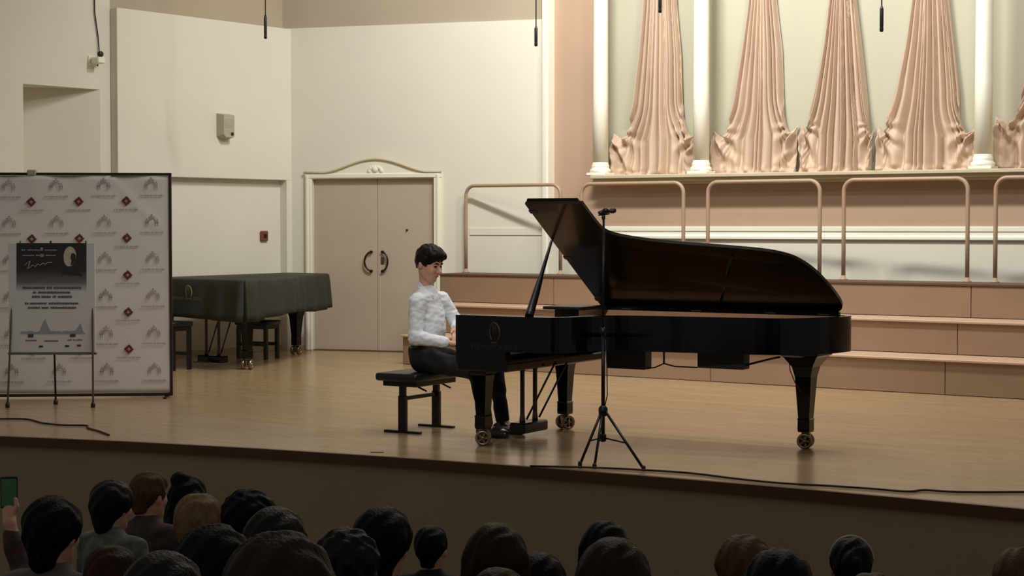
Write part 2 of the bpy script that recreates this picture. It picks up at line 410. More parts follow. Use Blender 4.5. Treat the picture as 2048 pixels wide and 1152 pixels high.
# --- left wall: local x runs from the corner towards the hall, local y into the room
LA = math.radians(6)
ML = Matrix(((-math.sin(LA), math.cos(LA), 0, K.x), (-math.cos(LA), -math.sin(LA), 0, K.y), (0, 0, 1, 0), (0, 0, 0, 1)))
NL = (math.cos(LA), -math.sin(LA), 0)
def PL(u, v, off=0.0):
    p = on_plane(u, v, K + Vector(NL) * off, NL); q = ML.inverted() @ p; return q
ps = PL(235, 200).x; wd = -.13
zb = 2.352; zt = 4.44
mb = MB(); mb.box(0, ps, wd, 0, zb, zt, .006, M=ML); mb.box(0, .10, wd, 0, 0, zb, M=ML)
struct('wall_left_panel', mb, 'cream')
s1, s0_ = PL(200, 178, wd).x, PL(46, 168, wd).x; zs = PL(120, 173, wd).z; dp = .72
mb = MB()
mb.box(-.1, ps + .005, wd - .35, wd, 0, zt, M=ML)
mb.box(ps + .005, 11.5, wd - .75, wd, zs, CEIL, M=ML)
mb.box(ps + .005, s1, wd - .35, wd, 0, zs, M=ML); mb.box(s0_, 11.5, wd - .75, wd, 0, zs, M=ML)
mb.add([(s1, wd, 0), (s0_, wd - dp, 0), (s0_, wd - dp, zs), (s1, wd, zs), (s1, wd - .7, 0), (s0_, wd - .7, 0), (s0_, wd - .7, zs), (s1, wd - .7, zs)],
       [(0, 1, 2, 3), (4, 7, 6, 5), (0, 4, 5, 1), (3, 2, 6, 7), (0, 3, 7, 4), (1, 5, 6, 2)], M=ML)
struct('wall_left', mb, 'cream')
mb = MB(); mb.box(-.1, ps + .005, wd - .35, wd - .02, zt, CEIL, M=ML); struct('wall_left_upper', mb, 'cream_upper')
mb = MB(); mb.box(.1, 4.2, wd, wd + .015, 0, .08, M=ML); struct('baseboard_left', mb, 'ledge')

# --- pink wall, chair rail, ledge, niche behind the columns
YW = 20.05; YN = 20.32
x0 = xs1 - .02; xn = at(1186, 300, YW).x
mb = MB(); mb.box(x0, xn, YW, YW + .45, 1.715, CEIL); mb.box(xn, 3.4, YW, YW + .45, 1.715, 2.29); struct('wall_back_pink', mb, 'pink')
mb = MB(); mb.box(x0, 3.4, YW, YW + .45, 0, 1.56); struct('wall_back_lower', mb, 'cream')
mb = MB(); mb.box(x0, 3.4, YW - .025, YW + .3, 1.655, 1.715, .006); mb.box(x0, 3.4, YW - .012, YW + .3, 1.60, 1.66); mb.box(x0, 3.4, YW - .04, YW + .3, 1.555, 1.60, .008); struct('trim_4', mb, 'white_paint')
mb = MB(); mb.box(xn, 3.4, YN, YN + .2, 2.29, CEIL); struct('wall_niche', mb, 'niche')
mb = MB(); xl = at(1184, 352, 19.8).x
mb.box(xl, 3.4, 19.74, YN, 2.325, 2.372, .008); mb.box(xl + .02, 3.4, 19.79, YN, 2.285, 2.327, .006); mb.box(xl + .05, 3.4, 19.86, YN, 2.255, 2.287, .004)
struct('trim_5', mb, 'ledge')
ZL = 2.372
# --- columns on the ledge
for i, (u, lb) in enumerate(((1201, 'white column on the ledge at the pink pier'), (1402, 'white column on the ledge between the first and second drapes'), (1966, 'white column on the ledge with a drape gathered on either side'))):
    x = at(u, 330, 19.92).x
    c = thing('column', lb, 'column', (x, 19.92, ZL), 0, 'white columns on the ledge')
    b = MB(); b.box(-.135, .135, -.135, .135, 0, .035, .006); b.lathe([(.128, .03), (.138, .05), (.135, .075), (.118, .09), (.113, .10), (.118, .115), (.112, .135), (.104, .15), (.101, .17)], 32); b.build('base', 'white_paint', c)
    b = MB(); b.lathe([(.101, .165), (.099, 1.0), (.094, 3.0), (.086, 4.9)], 32); b.build('shaft', 'white_paint', c)
    b = MB(); b.lathe([(.086, 4.88), (.1, 4.92), (.095, 4.96), (.12, 5.05), (.13, 5.1)], 32); b.box(-.14, .14, -.14, .14, 5.09, CEIL - ZL); b.build('capital', 'white_paint', c)

# --- drapes on the ledge
def ridge(x): return (0.5 + 0.5 * math.sin(x)) ** .8
def drape(label, cu, prof, tipL, tipR, seed):
    YC = 20.10
    zz = lambda v: at(1500, v, YC).z - ZL
    xx = lambda u: at(u, 250, YC).x
    xc = xx(cu); ztop = 4.4
    P = sorted([(zz(v), xc - xx(a), xx(b) - xc) for v, a, b in prof])
    tips = {-1: (xc - xx(tipL[0]), zz(tipL[1])), 1: (xx(tipR[0]) - xc, zz(tipR[1]))}
    rnd = random.Random(seed)
    def body(z, side):
        k = 1 if side < 0 else 2
        if z <= P[0][0]: return P[0][k]
        for a, b in zip(P, P[1:]):
            if z <= b[0]: return a[k] + (b[k] - a[k]) * (z - a[0]) / (b[0] - a[0])
        return P[-1][k]
    vd = {-1: rnd.uniform(.08, .11), 1: rnd.uniform(.08, .11)}
    def hw(z, side):                       # half width of the fold pattern: body above, flaring to the tip below
        W, zt_ = tips[side]; t = min(1, max(0, (zt_ + .40 - z) / .52)); t = t ** 2.4
        return body(z, side) * (1 - t) + W * t
    def outline(side):                     # from the middle of the top down the body, through the sag, up to the pinned tip
        W, zt_ = tips[side]; pts = []
        zj = zt_ + .12
        n = 74
        for i in range(n + 1):
            z = ztop + (zj - ztop) * i / n; pts.append((body(z, side), z))
        x0_, x1_ = pts[-1][0], W; zv = zt_ - vd[side]
        for i in range(1, 41):
            t = i / 40
            # quadratic-ish sag: falls steeply off the body, bottoms out, lifts to the tip
            xv = x0_ + (x1_ - x0_) * t
            tb = .42
            z = zv + (zj - zv) * (1 - t / tb) ** 1.7 if t < tb else zv + (zt_ - zv) * ((t - tb) / (1 - tb)) ** 1.35
            pts.append((xv, z))
        return pts
    cols = [(-x, z, -1) for x, z in outline(-1)][::-1]
    wl, wr = body(ztop, -1), body(ztop, 1)
    for i in range(1, 40): cols.append((-wl + (wl + wr) * i / 40, ztop, -1 if -wl + (wl + wr) * i / 40 < 0 else 1))
    cols += [(x, z, 1) for x, z in outline(1)]
    # irregular pleats across the gathered cloth
    ed = [-1.0]
    while ed[-1] < 1: ed.append(ed[-1] + rnd.choice((.10, .12, .14, .17, .22, .28)) * rnd.uniform(.85, 1.15))
    hgt = [rnd.uniform(.45, 1.0) for _ in ed]; skew = [rnd.uniform(.6, 1.6) for _ in ed]
    ph = [rnd.uniform(0, 6.28) for _ in range(8)]
    import bisect
    def pleat(c):
        i = min(len(ed) - 2, max(0, bisect.bisect_right(ed, c) - 1)); t = min(1, max(0, (c - ed[i]) / (ed[i + 1] - ed[i])))
        return hgt[i] * math.sin(PI * t ** skew[i]) ** .75
    NR = 110; vs = []; fs = []
    for x, tz, sd in cols:
        W, zt_ = tips[sd]
        for r in range(NR + 1):
            z = tz * (r / NR) ** 1.25
            h_ = hw(z, sd); c = max(-1, min(1, x / h_)); a = abs(c)
            n1 = noise.noise(Vector((c * 2.2 + seed, z * .8, 1.7)))
            cc = c + .07 * n1 * (1 - a)
            up = min(1, z / 2.5)
            d = (.165 - .05 * up) * pleat(cc) + .010 * ridge(cc * 30 + ph[0] + 2 * n1) * (1 - .4 * up)
            # arcs hanging between the body and the pinned tip
            ax_ = abs(x); inn = body(zt_ + .2, sd)
            side_w = max(0, min(1, (ax_ - inn * .55) / (W - inn * .55 + 1e-6)))
            lo_ = max(0, min(1, (zt_ + .10 - z) / .14))
            wB = lo_ * min(1, side_w * 1.5) * .9
            ang = math.atan2(zt_ + .015 - z, (W - ax_) + .02); dist_ = math.hypot(zt_ - z, W - ax_)
            n2 = noise.noise(Vector((x * 4 + seed, z * 5, 4.1)))
            f1 = ridge(ang * 12.5 + ph[1 + (sd > 0)] + 1.6 * n2); f2 = ridge(ang * 19 + ph[3] + 2.5 * n2)
            dB = (.19 * f1 ** 1.3 + .03 * f2) * min(1, dist_ / .20 + .08) + .015
            m_ = tz - z
            arc = .085 * min(1, dist_ / .15 + .1) * ridge(m_ * 44 + ph[5] + 2.6 * n2 + 1.5 * side_w) * math.exp(-m_ / .22) * min(1, m_ / .03 + .3)
            dB = dB * .6 + arc
            d = d * (1 - wB * .85) + dB * wB
            hm = math.exp(-z / .045); n3 = noise.noise(Vector((x * 13 + seed, z * 16, 9.2)))
            d = d * (1 - .5 * hm) + hm * (.055 + .10 * n3) + .03 * math.exp(-z / .2)
            e1 = min(1, (tz - z) / .035) if tz < ztop - .01 else 1
            e2 = min(1, (1 - a) / .10) if z > zt_ + .05 else 1
            e3 = min(1, (W - ax_) / .025 + .4)
            e_ = min(e1, e2, e3)
            d = .012 + max(0, d) * (.18 + .82 * e_ ** .6) + .006 * n3 * hm
            vs.append((xc + x, YN - .015 - max(.008, d), ZL + z + .001))
    for i in range(len(cols) - 1):
        for r in range(NR):
            k = i * (NR + 1) + r; fs.append((k, k + 1, k + NR + 2, k + NR + 1))
    mb = MB(); mb.add(vs, fs, True); o = mb.build('drape', 'curtain')
    return tag(o, label, 'drape', 'gathered drapes on the ledge')
drape('gathered pink-beige drape hanging alone between two white columns', 1309, [(-500, 1296, 1322), (0, 1276, 1342), (100, 1267, 1351), (200, 1256, 1354), (250, 1250, 1358)], (1214, 256), (1391, 252), 3)
drape('gathered drape beside a column with its other tip pinned to the middle drape', 1513, [(-500, 1500, 1526), (0, 1487, 1540), (100, 1473, 1552), (200, 1456, 1556), (250, 1449, 1559)], (1416, 258), (1585, 250), 11)
drape('middle gathered drape, pinned to a neighbouring drape at both of its tips', 1673, [(-500, 1662, 1686), (0, 1650, 1699), (100, 1636, 1712), (200, 1616, 1724), (250, 1607, 1729)], (1592, 252), (1738, 258), 23)
drape('widest gathered drape, between the middle drape and a column', 1846, [(-500, 1832, 1868), (0, 1816, 1884), (100, 1801, 1897), (200, 1778, 1910), (250, 1766, 1911)], (1746, 256), (1946, 264), 37)
drape('gathered drape alone beyond the last column, mostly cut off', 2095, [(-500, 2082, 2110), (0, 2068, 2124), (100, 2058, 2134), (200, 2038, 2150), (250, 2028, 2160)], (1982, 246), (2190, 252), 51)

# --- choir risers: three tiers with panelled fronts
MR = T(-8, 17.6, 0) @ RZ(-.05)
MRi = MR.inverted()
def RX(u, v, yl):                       # local x on a plane of the riser frame
    p = on_plane(u, v, MR @ Vector((0, yl, 0)), (math.sin(-.05) * -1, math.cos(-.05), 0)); return (MRi @ p)
tiers = [(0.0, .368, 806, 700, 1890, 750), (.6, .728, 850, 620, 1915, 690), (1.2, 1.10, 880, 560, 1942, 600)]
xr = 10.6
labels = ['lowest pink choir riser tier standing on the stage floor', 'middle pink choir riser tier between two others', 'top pink choir riser tier carrying the railings']
P3 = (RX(1942, 600, 1.2).x - RX(1107, 600, 1.2).x) / 2
for i, (yl, zt_, ul, vl, uj, vj) in enumerate(tiers):
    e = thing('choir_riser', labels[i], 'riser', (0, 0, 0), 0, 'choir riser tiers'); e.matrix_world = MR
    xl_ = RX(ul, vl, yl).x; zlow = 0.0
    b = MB(); b.box(xl_ + .012, xr, yl + .02, yl + .60 if i < 2 else yl + .62, 0.0, zt_ - .02); b.build('carcass', 'riser_dark', e)
    b = MB(); b.box(xl_, xl_ + .012, yl, yl + .59, 0, zt_ - .025); b.build('end_panel', 'riser', e)
    j = RX(uj, vj, yl).x; js = []
    k = j
    while k > xl_ + .5: js.append(k); k -= P3
    k = j + P3
    while k < xr - .3: js.append(k); k += P3
    js = [xl_] + sorted(js) + [xr]
    zb_ = 0.0 if i == 0 else tiers[i - 1][1]
    for a, c in zip(js, js[1:]):
        b = MB(); b.box(a + .004, c - .004, yl, yl + .025, zb_ + .006, zt_ - .03, .002); b.build('panel', 'riser', e)
    b = MB()
    if i < 2:
        b.box(xl_ - .015, xr, yl - .03, yl + .60, zt_ - .028, zt_, .006); b.build('tread', 'riser_nosing', e)
    else:
        b.box(xl_ - .012, xr, yl - .012, yl + .62, zt_ - .028, zt_ + .0, .004); b.build('tread', 'riser_dark', e)
# --- tubular railings on the top tier
zr0 = 1.10; yr = 1.2 + .56
rl = ['tubular railing at the door end, in front of the cream wall', 'tubular railing behind the piano lid, in front of the pink wall', 'tubular railing third along from the door side of the risers', 'tubular railing fourth along from the door side of the risers', 'tubular railing farthest from the door along the risers']
for i, (ua, ub, vt) in enumerate(((932, 1121, 377), (1163, 1367, 374), (1416, 1640, 370), (1688, 1936, 366), (1992, 2262, 364))):
    a = RX(ua, vt, yr); bpt = RX(ub, vt, yr); zt_ = 2.255
    e = thing('railing', rl[i], 'railing', (0, 0, 0), 0, 'tubular railings on the top riser'); e.matrix_world = MR @ T(a.x, yr, zr0)
    L = bpt.x - a.x; h = zt_ - zr0; rr = .13
    pts = [(0, 0, 0), (0, 0, h * .5), (0, 0, h - rr)] + [(rr - rr * math.cos(t), 0, h - rr + rr * math.sin(t)) for t in [PI / 2 * k / 8 for k in range(1, 9)]] + [(L / 2, 0, h)] + [(L - rr + rr * math.sin(t), 0, h - rr + rr * math.cos(t)) for t in [PI / 2 * k / 8 for k in range(0, 9)]] + [(L, 0, h * .5), (L, 0, 0)]
    b = MB(); b.tube(pts, .024, 10); b.build('tube', 'rail', e)
    for x in (0, L):
        b = MB(); b.lathe([(.05, 0), (.05, .008), (.03, .014), (.026, .05)], 14, M=T(x, 0, 0)); b.build('floor_flange', 'rail', e)

# ================================================================== PIANOS
def text_mesh(body, size, ext=.0005):
    cu = bpy.data.curves.new('lettering', 'FONT'); cu.body = body; cu.size = size; cu.extrude = ext; cu.align_x = 'CENTER'
    o = bpy.data.objects.new('lettering', cu); COL.objects.link(o)
    dg = bpy.context.evaluated_depsgraph_get(); me = bpy.data.meshes.new_from_object(o.evaluated_get(dg))
    bpy.data.objects.remove(o); bpy.data.curves.remove(cu)
    return me
def mesh_obj(name, me, m, parent, M=None):
    if M is not None: me.transform(M)
    me.materials.clear(); me.materials.append(MATS[m])
    o = bpy.data.objects.new(name, me); COL.objects.link(o); o.parent = parent; return o
def chaikin(p, n=1, keep=True):
    for _ in range(n):
        q = [p[0]]
        for a, b in zip(p, p[1:]):
            q += [(a[0] * .75 + b[0] * .25, a[1] * .75 + b[1] * .25), (a[0] * .25 + b[0] * .75, a[1] * .25 + b[1] * .75)]
        p = q + [p[-1]]
    return p
CURVE = chaikin([(.78, 0), (.90, .03), (.965, .18), (1.0, .36), (1.08, .48), (1.25, .56), (1.55, .625), (1.95, .68), (2.28, .735), (2.48, .82), (2.61, .98), (2.69, 1.2), (2.715, 1.42), (2.69, 1.53), (2.6, 1.57)], 2)
CASE = [(0, 0)] + CURVE + [(0, 1.57)]
def inset(pts, d):
    out = []; n = len(pts)
    for i in range(n):
        a = Vector(pts[i - 1]); b = Vector(pts[i]); c = Vector(pts[(i + 1) % n])
        t1 = (b - a).normalized(); t2 = (c - b).normalized(); n1 = Vector((-t1.y, t1.x)); n2 = Vector((-t2.y, t2.x))
        m = (n1 + n2); m = m / max(m.length_squared / 2, .35); m = m * (1 if True else 1)
        out.append(tuple(b + m * d * 1.0))
    return out
def inside(pts, d):                     # inset outline without the loops that tight bends make
    def dist(p):
        best = 9
        for a, b in zip(pts, pts[1:] + pts[:1]):
            a = Vector(a); ab = Vector(b) - a; t = min(1, max(0, (Vector(p) - a).dot(ab) / max(ab.length_squared, 1e-9))); best = min(best, (Vector(p) - a - ab * t).length)
        return best
    return [p for p in inset(pts, d) if dist(p) > d * .96]
def strip_wall(mb, outer, inner, z0, z1):
    n = len(outer)
    for i in range(n - 1):
        o0, o1, i0, i1 = outer[i], outer[i + 1], inner[i], inner[i + 1]
        mb.add([(o0[0], o0[1], z0), (o1[0], o1[1], z0), (o1[0], o1[1], z1), (o0[0], o0[1], z1), (i0[0], i0[1], z0), (i1[0], i1[1], z0), (i1[0], i1[1], z1), (i0[0], i0[1], z1)],
               [(0, 1, 2, 3), (5, 4, 7, 6), (3, 2, 6, 7), (1, 0, 4, 5)] + ([(0, 3, 7, 4)] if i == 0 else []) + ([(1, 5, 6, 2)] if i == n - 2 else []))
SQ = PI / 4
def caster(parent, x, y, ang):
    c = MB(); M0 = T(x, y, 0) @ RZ(ang)
    c.lathe([(.02, .10), (.026, .112), (.036, .12), (.036, .14)], 16, M=T(x, y, 0))
    c.box(-.04, .04, -.018, .018, .05, .115, .008, M=M0)
    o = c.build('caster', 'brass', parent)
    for s in (-1, 1):
        Mw = M0 @ T(.0, s * .045, .062) @ Matrix.Rotation(PI / 2, 4, 'X')
        wm = MB(); wm.lathe([(.040, -.016), (.058, -.018), (.062, 0), (.058, .018), (.040, .016), (.040, -.016)], 24, M=Mw)
        wm.lathe([(.001, -.020), (.016, -.020), (.016, .020), (.001, .020)], 12, M=Mw)
        for k in range(5):
            a = k * 2 * PI / 5; wm.box(.012, .044, -.007, .007, -.008, .008, M=Mw @ RZ(a))
        wm.build('wheel', 'brass', o)
def piano_leg(parent, x, y, ztop, ang, big=False, m='piano_black', cm=True):
    l = MB(); k = math.sqrt(2)
    if big: prof = [(.155, ztop), (.155, ztop - .03), (.135, ztop - .045), (.115, ztop - .075), (.085, ztop - .12), (.066, ztop - .20), (.045, .23)]
    else: prof = [(.078, ztop), (.078, ztop - .03), (.066, ztop - .045), (.058, ztop - .1), (.054, ztop - .16), (.042, .23)]
    l.lathe([(r * k, z) for r, z in prof[::-1]], 4, M=T(x, y, 0), smooth=False, rot=SQ)
    o = l.build('leg', m, parent)
    cu = MB(); cu.lathe([(.046 * k, .13), (.049 * k, .15), (.048 * k, .225), (.052 * k, .232), (.043 * k, .24)], 4, M=T(x, y, 0), smooth=False, rot=SQ); cu.build('leg_cuff', m, o)
    if cm: caster(o, x, y, ang)
def lyre(parent, x, y, ztop):
    l = MB()
    for s in (-1, 1): l.lathe([(.024, .13), (.024, .16), (.019, .2), (.019, ztop - .06), (.026, ztop)], 12, M=T(x, y + s * .1, 0))
    l.box(x - .05, x + .05, y - .17, y + .17, ztop - .03, ztop, .008)
    o = l.build('pedal_lyre', 'leg_brown', parent)
    b = MB(); b.box(x - .075, x + .075, y - .19, y + .19, .05, .135, .012); b.build('lyre_box', 'piano_black', o)
    for dy in (-.07, 0, .07):
        p = MB(); p.box(x - .21, x - .05, y + dy - .016, y + dy + .016, .062, .074, .004); p.box(x - .25, x - .16, y + dy - .024, y + dy + .024, .06, .076, .007); p.build('pedal', 'brass', o)
    for s in (-1, 1):
        r = MB(); r.tube([(x + .04, y + s * .1, .16), (x + .30, y + s * .1, ztop + .02)], .009, 8); r.build('lyre_rod', 'leg_brown', o)

PX, PY = -7.57, 11.46
pn = thing('grand_piano', 'glossy black concert grand piano with raised lid in the middle of the stage', 'piano', (PX, PY, 0))
INN = inset(CASE, .055)
rim = MB(); strip_wall(rim, CASE[:], INN[:], .755, 1.03)
rim.box(.001, .46, .002, .07, .65, .757); rim.box(.001, .46, 1.50, 1.568, .65, .757)
rim.build('rim', 'piano_black', pn)
o = MB(); I2 = inset(CASE, .058); I3 = inset(CASE, .064); strip_wall(o, [p for p in I2 if p[0] > .42 or p[1] > 1.4], [p for p in I3 if p[0] > .42 or p[1] > 1.4], .86, 1.02); o.build('inner_rim', 'piano_wood', pn)
kb = MB(); kb.box(0.005, .47, .004, 1.566, .595, .66, .01); kb.build('keybed', 'piano_black', pn)
ks = MB(); ks.box(.0, .025, .07, 1.50, .655, .70, .006); ks.build('key_slip', 'piano_black', pn)
for y0, y1 in ((.07, .165), (1.405, 1.50)):
    b = MB(); b.box(.01, .20, y0, y1, .655, .755, .012); b.build('key_block', 'piano_black', pn)
wk = MB(); n = 52; wkw = (1.405 - .165) / n
for i in range(n): wk.box(.03, .18, .165 + i * wkw + .0007, .165 + (i + 1) * wkw - .0007, .69, .725)
tag(wk.build('white_keys', 'ivory', pn), kind='stuff')
bk = MB(); pat = [1, 1, 0, 1, 1, 1, 0]
for i in range(n - 1):
    if pat[(i + 3) % 7]: bk.box(.08, .18, .165 + (i + 1) * wkw - .006, .165 + (i + 1) * wkw + .006, .72, .737, .002)
tag(bk.build('black_keys', 'piano_satin', pn), kind='stuff')
fb = MB(); fb.add([(.185, .07, .72), (.185, 1.5, .72), (.25, 1.5, .90), (.25, .07, .90), (.23, .07, .72), (.23, 1.5, .72), (.29, 1.5, .90), (.29, .07, .90)], [(0, 1, 2, 3), (4, 7, 6, 5), (3, 2, 6, 7), (0, 3, 7, 4), (1, 5, 6, 2), (0, 4, 5, 1)]); fb.build('fallboard', 'piano_black', pn)
sb = MB(); sb.prism([p for p in inside(CASE, .05)], .775, .79); sb.build('soundboard', 'soundboard', pn)
gp = MB(); gp.prism([(x, y) if x > .3 else (.30, y) for x, y in inside(CASE, .10)], .875, .888); gp.build('iron_plate', 'gold_plate', pn)
def case_x(y):
    return min([a[0] for a in CURVE if a[1] >= y] or [2.6])
for k in range(5):
    y = .30 + k * .25; x1 = case_x(y + .10) - .45 if k else .78
    b = MB(); b.tube([(.45, y, .905), (x1, y + .12 + .02 * k, .905)], .016, 6); b.build('plate_strut', 'gold_plate', pn)
st = MB()
for k in range(60):
    y = .16 + k * .021; x1 = min(2.45, case_x(y) - .14); st.tube([(.42, y, .925), (x1, y + .02, .925)], .0012, 3, cap=False)
tag(st.build('strings', 'brass', pn), kind='stuff')
dmp = MB()
for k in range(50): dmp.box(.56, .66, .2 + k * .0235, .2 + k * .0235 + .012, .93, .955)
tag(dmp.build('dampers', 'piano_satin', pn), kind='stuff')
tb = MB(); tb.box(.28, .46, .07, 1.50, .90, .955, .006); tb.build('pin_block_cover', 'piano_black', pn)
# folded music desk lying above the pin block
md_ = MB(); md_.box(.19, .56, 1.02, 1.46, 1.035, 1.062, .005); md_.box(.26, .32, 1.1, 1.4, .95, 1.036); md_.build('music_desk', 'piano_satin', pn)
# lid
LAng = math.radians(34.2); HZ = 1.05
def LP(lx, w_, t): return (lx, 1.57 - w_ * math.cos(LAng) + t * math.sin(LAng), HZ + w_ * math.sin(LAng) + t * math.cos(LAng))
LID = [(.44, 0), (.44, 1.51), (.955, 1.51)] + chaikin([(.957, 1.35), (.965, 1.17), (1.0, 1.10), (1.125, 1.04), (1.44, .967), (1.93, .912), (2.26, .865), (2.40, .81), (2.48, .745), (2.56, .6), (2.61, .38), (2.635, .18), (2.62, .06), (2.56, 0)], 2)
def lid_slab(mb, out, t0, t1):
    n = len(out); mb.add([LP(x, y, t0) for x, y in out] + [LP(x, y, t1) for x, y in out], [tuple(range(n)), tuple(range(2 * n - 1, n - 1, -1))] + [(i, n + i, n + (i + 1) % n, (i + 1) % n) for i in range(n)])
l = MB(); lid_slab(l, LID, 0, .026); lid = l.build('lid', 'lid_inside', pn)
l = MB(); lid_slab(l, [(.445, .0), (.445, 1.51), (.90, 1.51), (.90, 0)], .03, .054); l.build('front_flap', 'piano_black', lid)
for y0, y1 in ((.08, .12), (.72, .76), (1.38, 1.42)):
    l = MB(); lid_slab(l, [(.43, y0), (.43, y1), (.50, y1), (.50, y0)], -.003, .034); l.build('flap_hinge', 'piano_satin', lid)
for a in (.7, 1.35, 2.0, 2.45):
    l = MB(); l.tube([(a - .04, 1.585, HZ - .006), (a + .04, 1.585, HZ - .006)], .008, 8); l.box(a - .045, a + .045, 1.53, 1.583, 1.028, 1.034); l.build('lid_hinge', 'brass', lid)
l = MB(); l.tube([LP(1.55, .02, -.012), LP(1.95, .80, -.012)], .012, 6); l.build('lid_batten', 'lid_inside', lid)
b = MB(); b.box(.44, 2.58, 1.535, 1.57, 1.028, HZ + .004); b.build('hinge_rail', 'piano_black', pn)
pt = on_plane(1103, 482, (0, PY + 1.57, HZ), (0, math.sin(LAng), math.cos(LAng))) - Vector((PX, PY, 0))
pb = Vector((PX * 0 + at(1058, 632, PY + .05).x - PX, .05, 1.03))
pp = MB(); ax = pt - pb
pp.tube([pb + ax * t for t in (0, .04, .3, .5, .52, .75, 1.0)], .02, 10, r_list=[.034, .034, .03, .022, .018, .015, .011]); pp.build('lid_prop', 'piano_satin', pn)
# legs, lyre
piano_leg(pn, .174, .13, .60, .5); piano_leg(pn, .182, 1.41, .60, 1.1); piano_leg(pn, 2.42, 1.262, .76, .2, True)
lyre(pn, .225, .74, .60)
# boxes and wiring hung under the case
for ua, ub, va, vb, sx in ((1212, 1290, 712, 740, 0), (1394, 1487, 716, 740, 0)):
    a = at(ua, va, PY + .85) - Vector((PX, PY, 0)); c = at(ub, vb, PY + .85) - Vector((PX, PY, 0))
    b = MB(); b.box(a.x, c.x, .85, .97, c.z, .775, .008); o = b.build('humidity_box', 'black_plastic', pn)
a = [at(u, v, PY + .9) - Vector((PX, PY, 0)) for u, v in ((1288, 737), (1310, 735), (1328, 727), (1350, 733), (1395, 735))]
b = MB(); b.tube(a, .006, 6); b.tube([a[2], (a[2].x, a[2].y, .78)], .008, 6); b.build('cable', 'black_plastic', pn)
a = [at(u, v, PY + .9) - Vector((PX, PY, 0)) for u, v in ((1493, 730), (1540, 718), (1560, 714))]
b = MB(); b.tube(a, .009, 6); b.build('tail_cable', 'black_plastic', pn)
a = [at(u, v, PY + 1.2) - Vector((PX, PY, 0)) for u, v in ((1578, 715), (1580, 740), (1590, 765), (1603, 785))]
b = MB(); b.tube(a, .004, 6); b.build('leg_cable', 'felt_red', pn)
# gold-bronze crest and lettering on the flank
mat('crest', (46, 38, 26), .5, metal=.3)
def crest(parent, name, m, M):
    c = MB(); c.tube([(-.045 * math.sin(t) * (1 - .25 * t / 3.1), .0, .075 * math.cos(t)) for t in [PI * k / 14 for k in range(-11, 12)]], .009, 6)
    for x in (-.014, 0, .014): c.tube([(x, 0, -.05), (x, 0, .075)], .003, 5)
    c.box(-.03, .03, -.004, .004, -.085, -.068, .002); c.box(-.02, .02, -.004, .004, .07, .082)
    for v in range(len(c.v)): c.v[v] = tuple(M @ Vector(c.v[v]))
    return c.build(name, m, parent)
crest(pn, 'crest', 'crest', T(.36, -.002, .90))
mesh_obj('lettering', text_mesh('STEINWAY & SONS', .05), 'crest', pn, T(.36, -.002, .775) @ Matrix.Rotation(PI / 2, 4, 'X'))

# --- second piano under its cloth cover
cp = thing('covered_piano', 'grand piano under a dark cloth cover beside the double door', 'piano', (-13.56, 16.0, 0), PI / 2)
b = MB(); b.prism(inside(CASE, .03), .70, 1.05); b.build('case', 'piano_satin', cp)
piano_leg(cp, .20, .14, .70, .4); piano_leg(cp, .20, 1.42, .70, 1.0); piano_leg(cp, 2.40, 1.15, .70, .2, True); lyre(cp, .33, .80, .70)
cv = MB(); rc = chaikin([(-.05, 1.6), (-.05, .0), (-.04, -.03), (.02, -.035), (.6, -.035), (1.0, .10), (1.5, .36), (2.2, .62), (2.66, .80), (2.735, .86), (2.745, .95), (2.745, 1.5), (2.70, 1.6), (-.05, 1.6)], 2)
# resample evenly
res = []; 
for a, c in zip(rc, rc[1:]):
    L = math.dist(a, c); m_ = max(1, int(L / .03))
    for k in range(m_): res.append((a[0] + (c[0] - a[0]) * k / m_, a[1] + (c[1] - a[1]) * k / m_))
n = len(res); lev = [(1.085, -.02), (1.078, -.004), (1.06, .004), (.98, .012), (.88, .018), (.78, .024), (.70, .028), (.63, .03)]
cen = Vector((1.3, .9)); vs = []
for li, (z, out) in enumerate(lev):
    for i, (x, y) in enumerate(res):
        a = Vector(res[i - 1]); c = Vector(res[(i + 1) % n]); t = (c - a).normalized(); nn = Vector((-t.y, t.x))
        if nn.dot(Vector((x, y)) - cen) < 0: nn = -nn
        f_ = li / (len(lev) - 1)
        fold = .022 * f_ * math.sin(i * .55 + 1.5 * math.sin(i * .13)) + .05 * f_ * math.exp(-((x - .05) ** 2 + (y + .02) ** 2) / .03) * math.sin(i * 1.3)
        hem = z + (.02 * math.sin(i * .09) if li == len(lev) - 1 else 0) - (.03 if (li > 4 and x < .3) else 0) * f_
        vs.append((x + nn.x * (out + fold), y + nn.y * (out + fold), hem))
fs = [(l_ * n + i, l_ * n + (i + 1) % n, (l_ + 1) * n + (i + 1) % n, (l_ + 1) * n + i) for l_ in range(len(lev) - 1) for i in range(n)] + [tuple(range(n))]
cv.add(vs, fs, True); cover = cv.build('cover', 'cover_cloth', cp)
md = cover.modifiers.new('cloth', 'SOLIDIFY'); md.thickness = .006
MF = Matrix(((0, 1, 0, -.105), (-1, 0, 0, 0), (0, 0, 1, 0), (0, 0, 0, 1)))
def on_front(u, v): 
    p = at(u, v, 15.9); return (-(p.x + 13.56), p.z)
ly_, lz_ = on_front(375, 584)
crest(cover, 'crest', 'cover_print', Matrix(((0, 1, 0, -.085), (-1, 0, 0, ly_), (0, 0, 1, lz_), (0, 0, 0, 1))))
ly_, lz_ = on_front(372, 600)
mesh_obj('lettering', text_mesh('STEINWAY & SONS', .055), 'cover_print', cover, Matrix(((0, 0, -1, -.085), (-1, 0, 0, ly_), (0, 1, 0, lz_), (0, 0, 0, 1))))
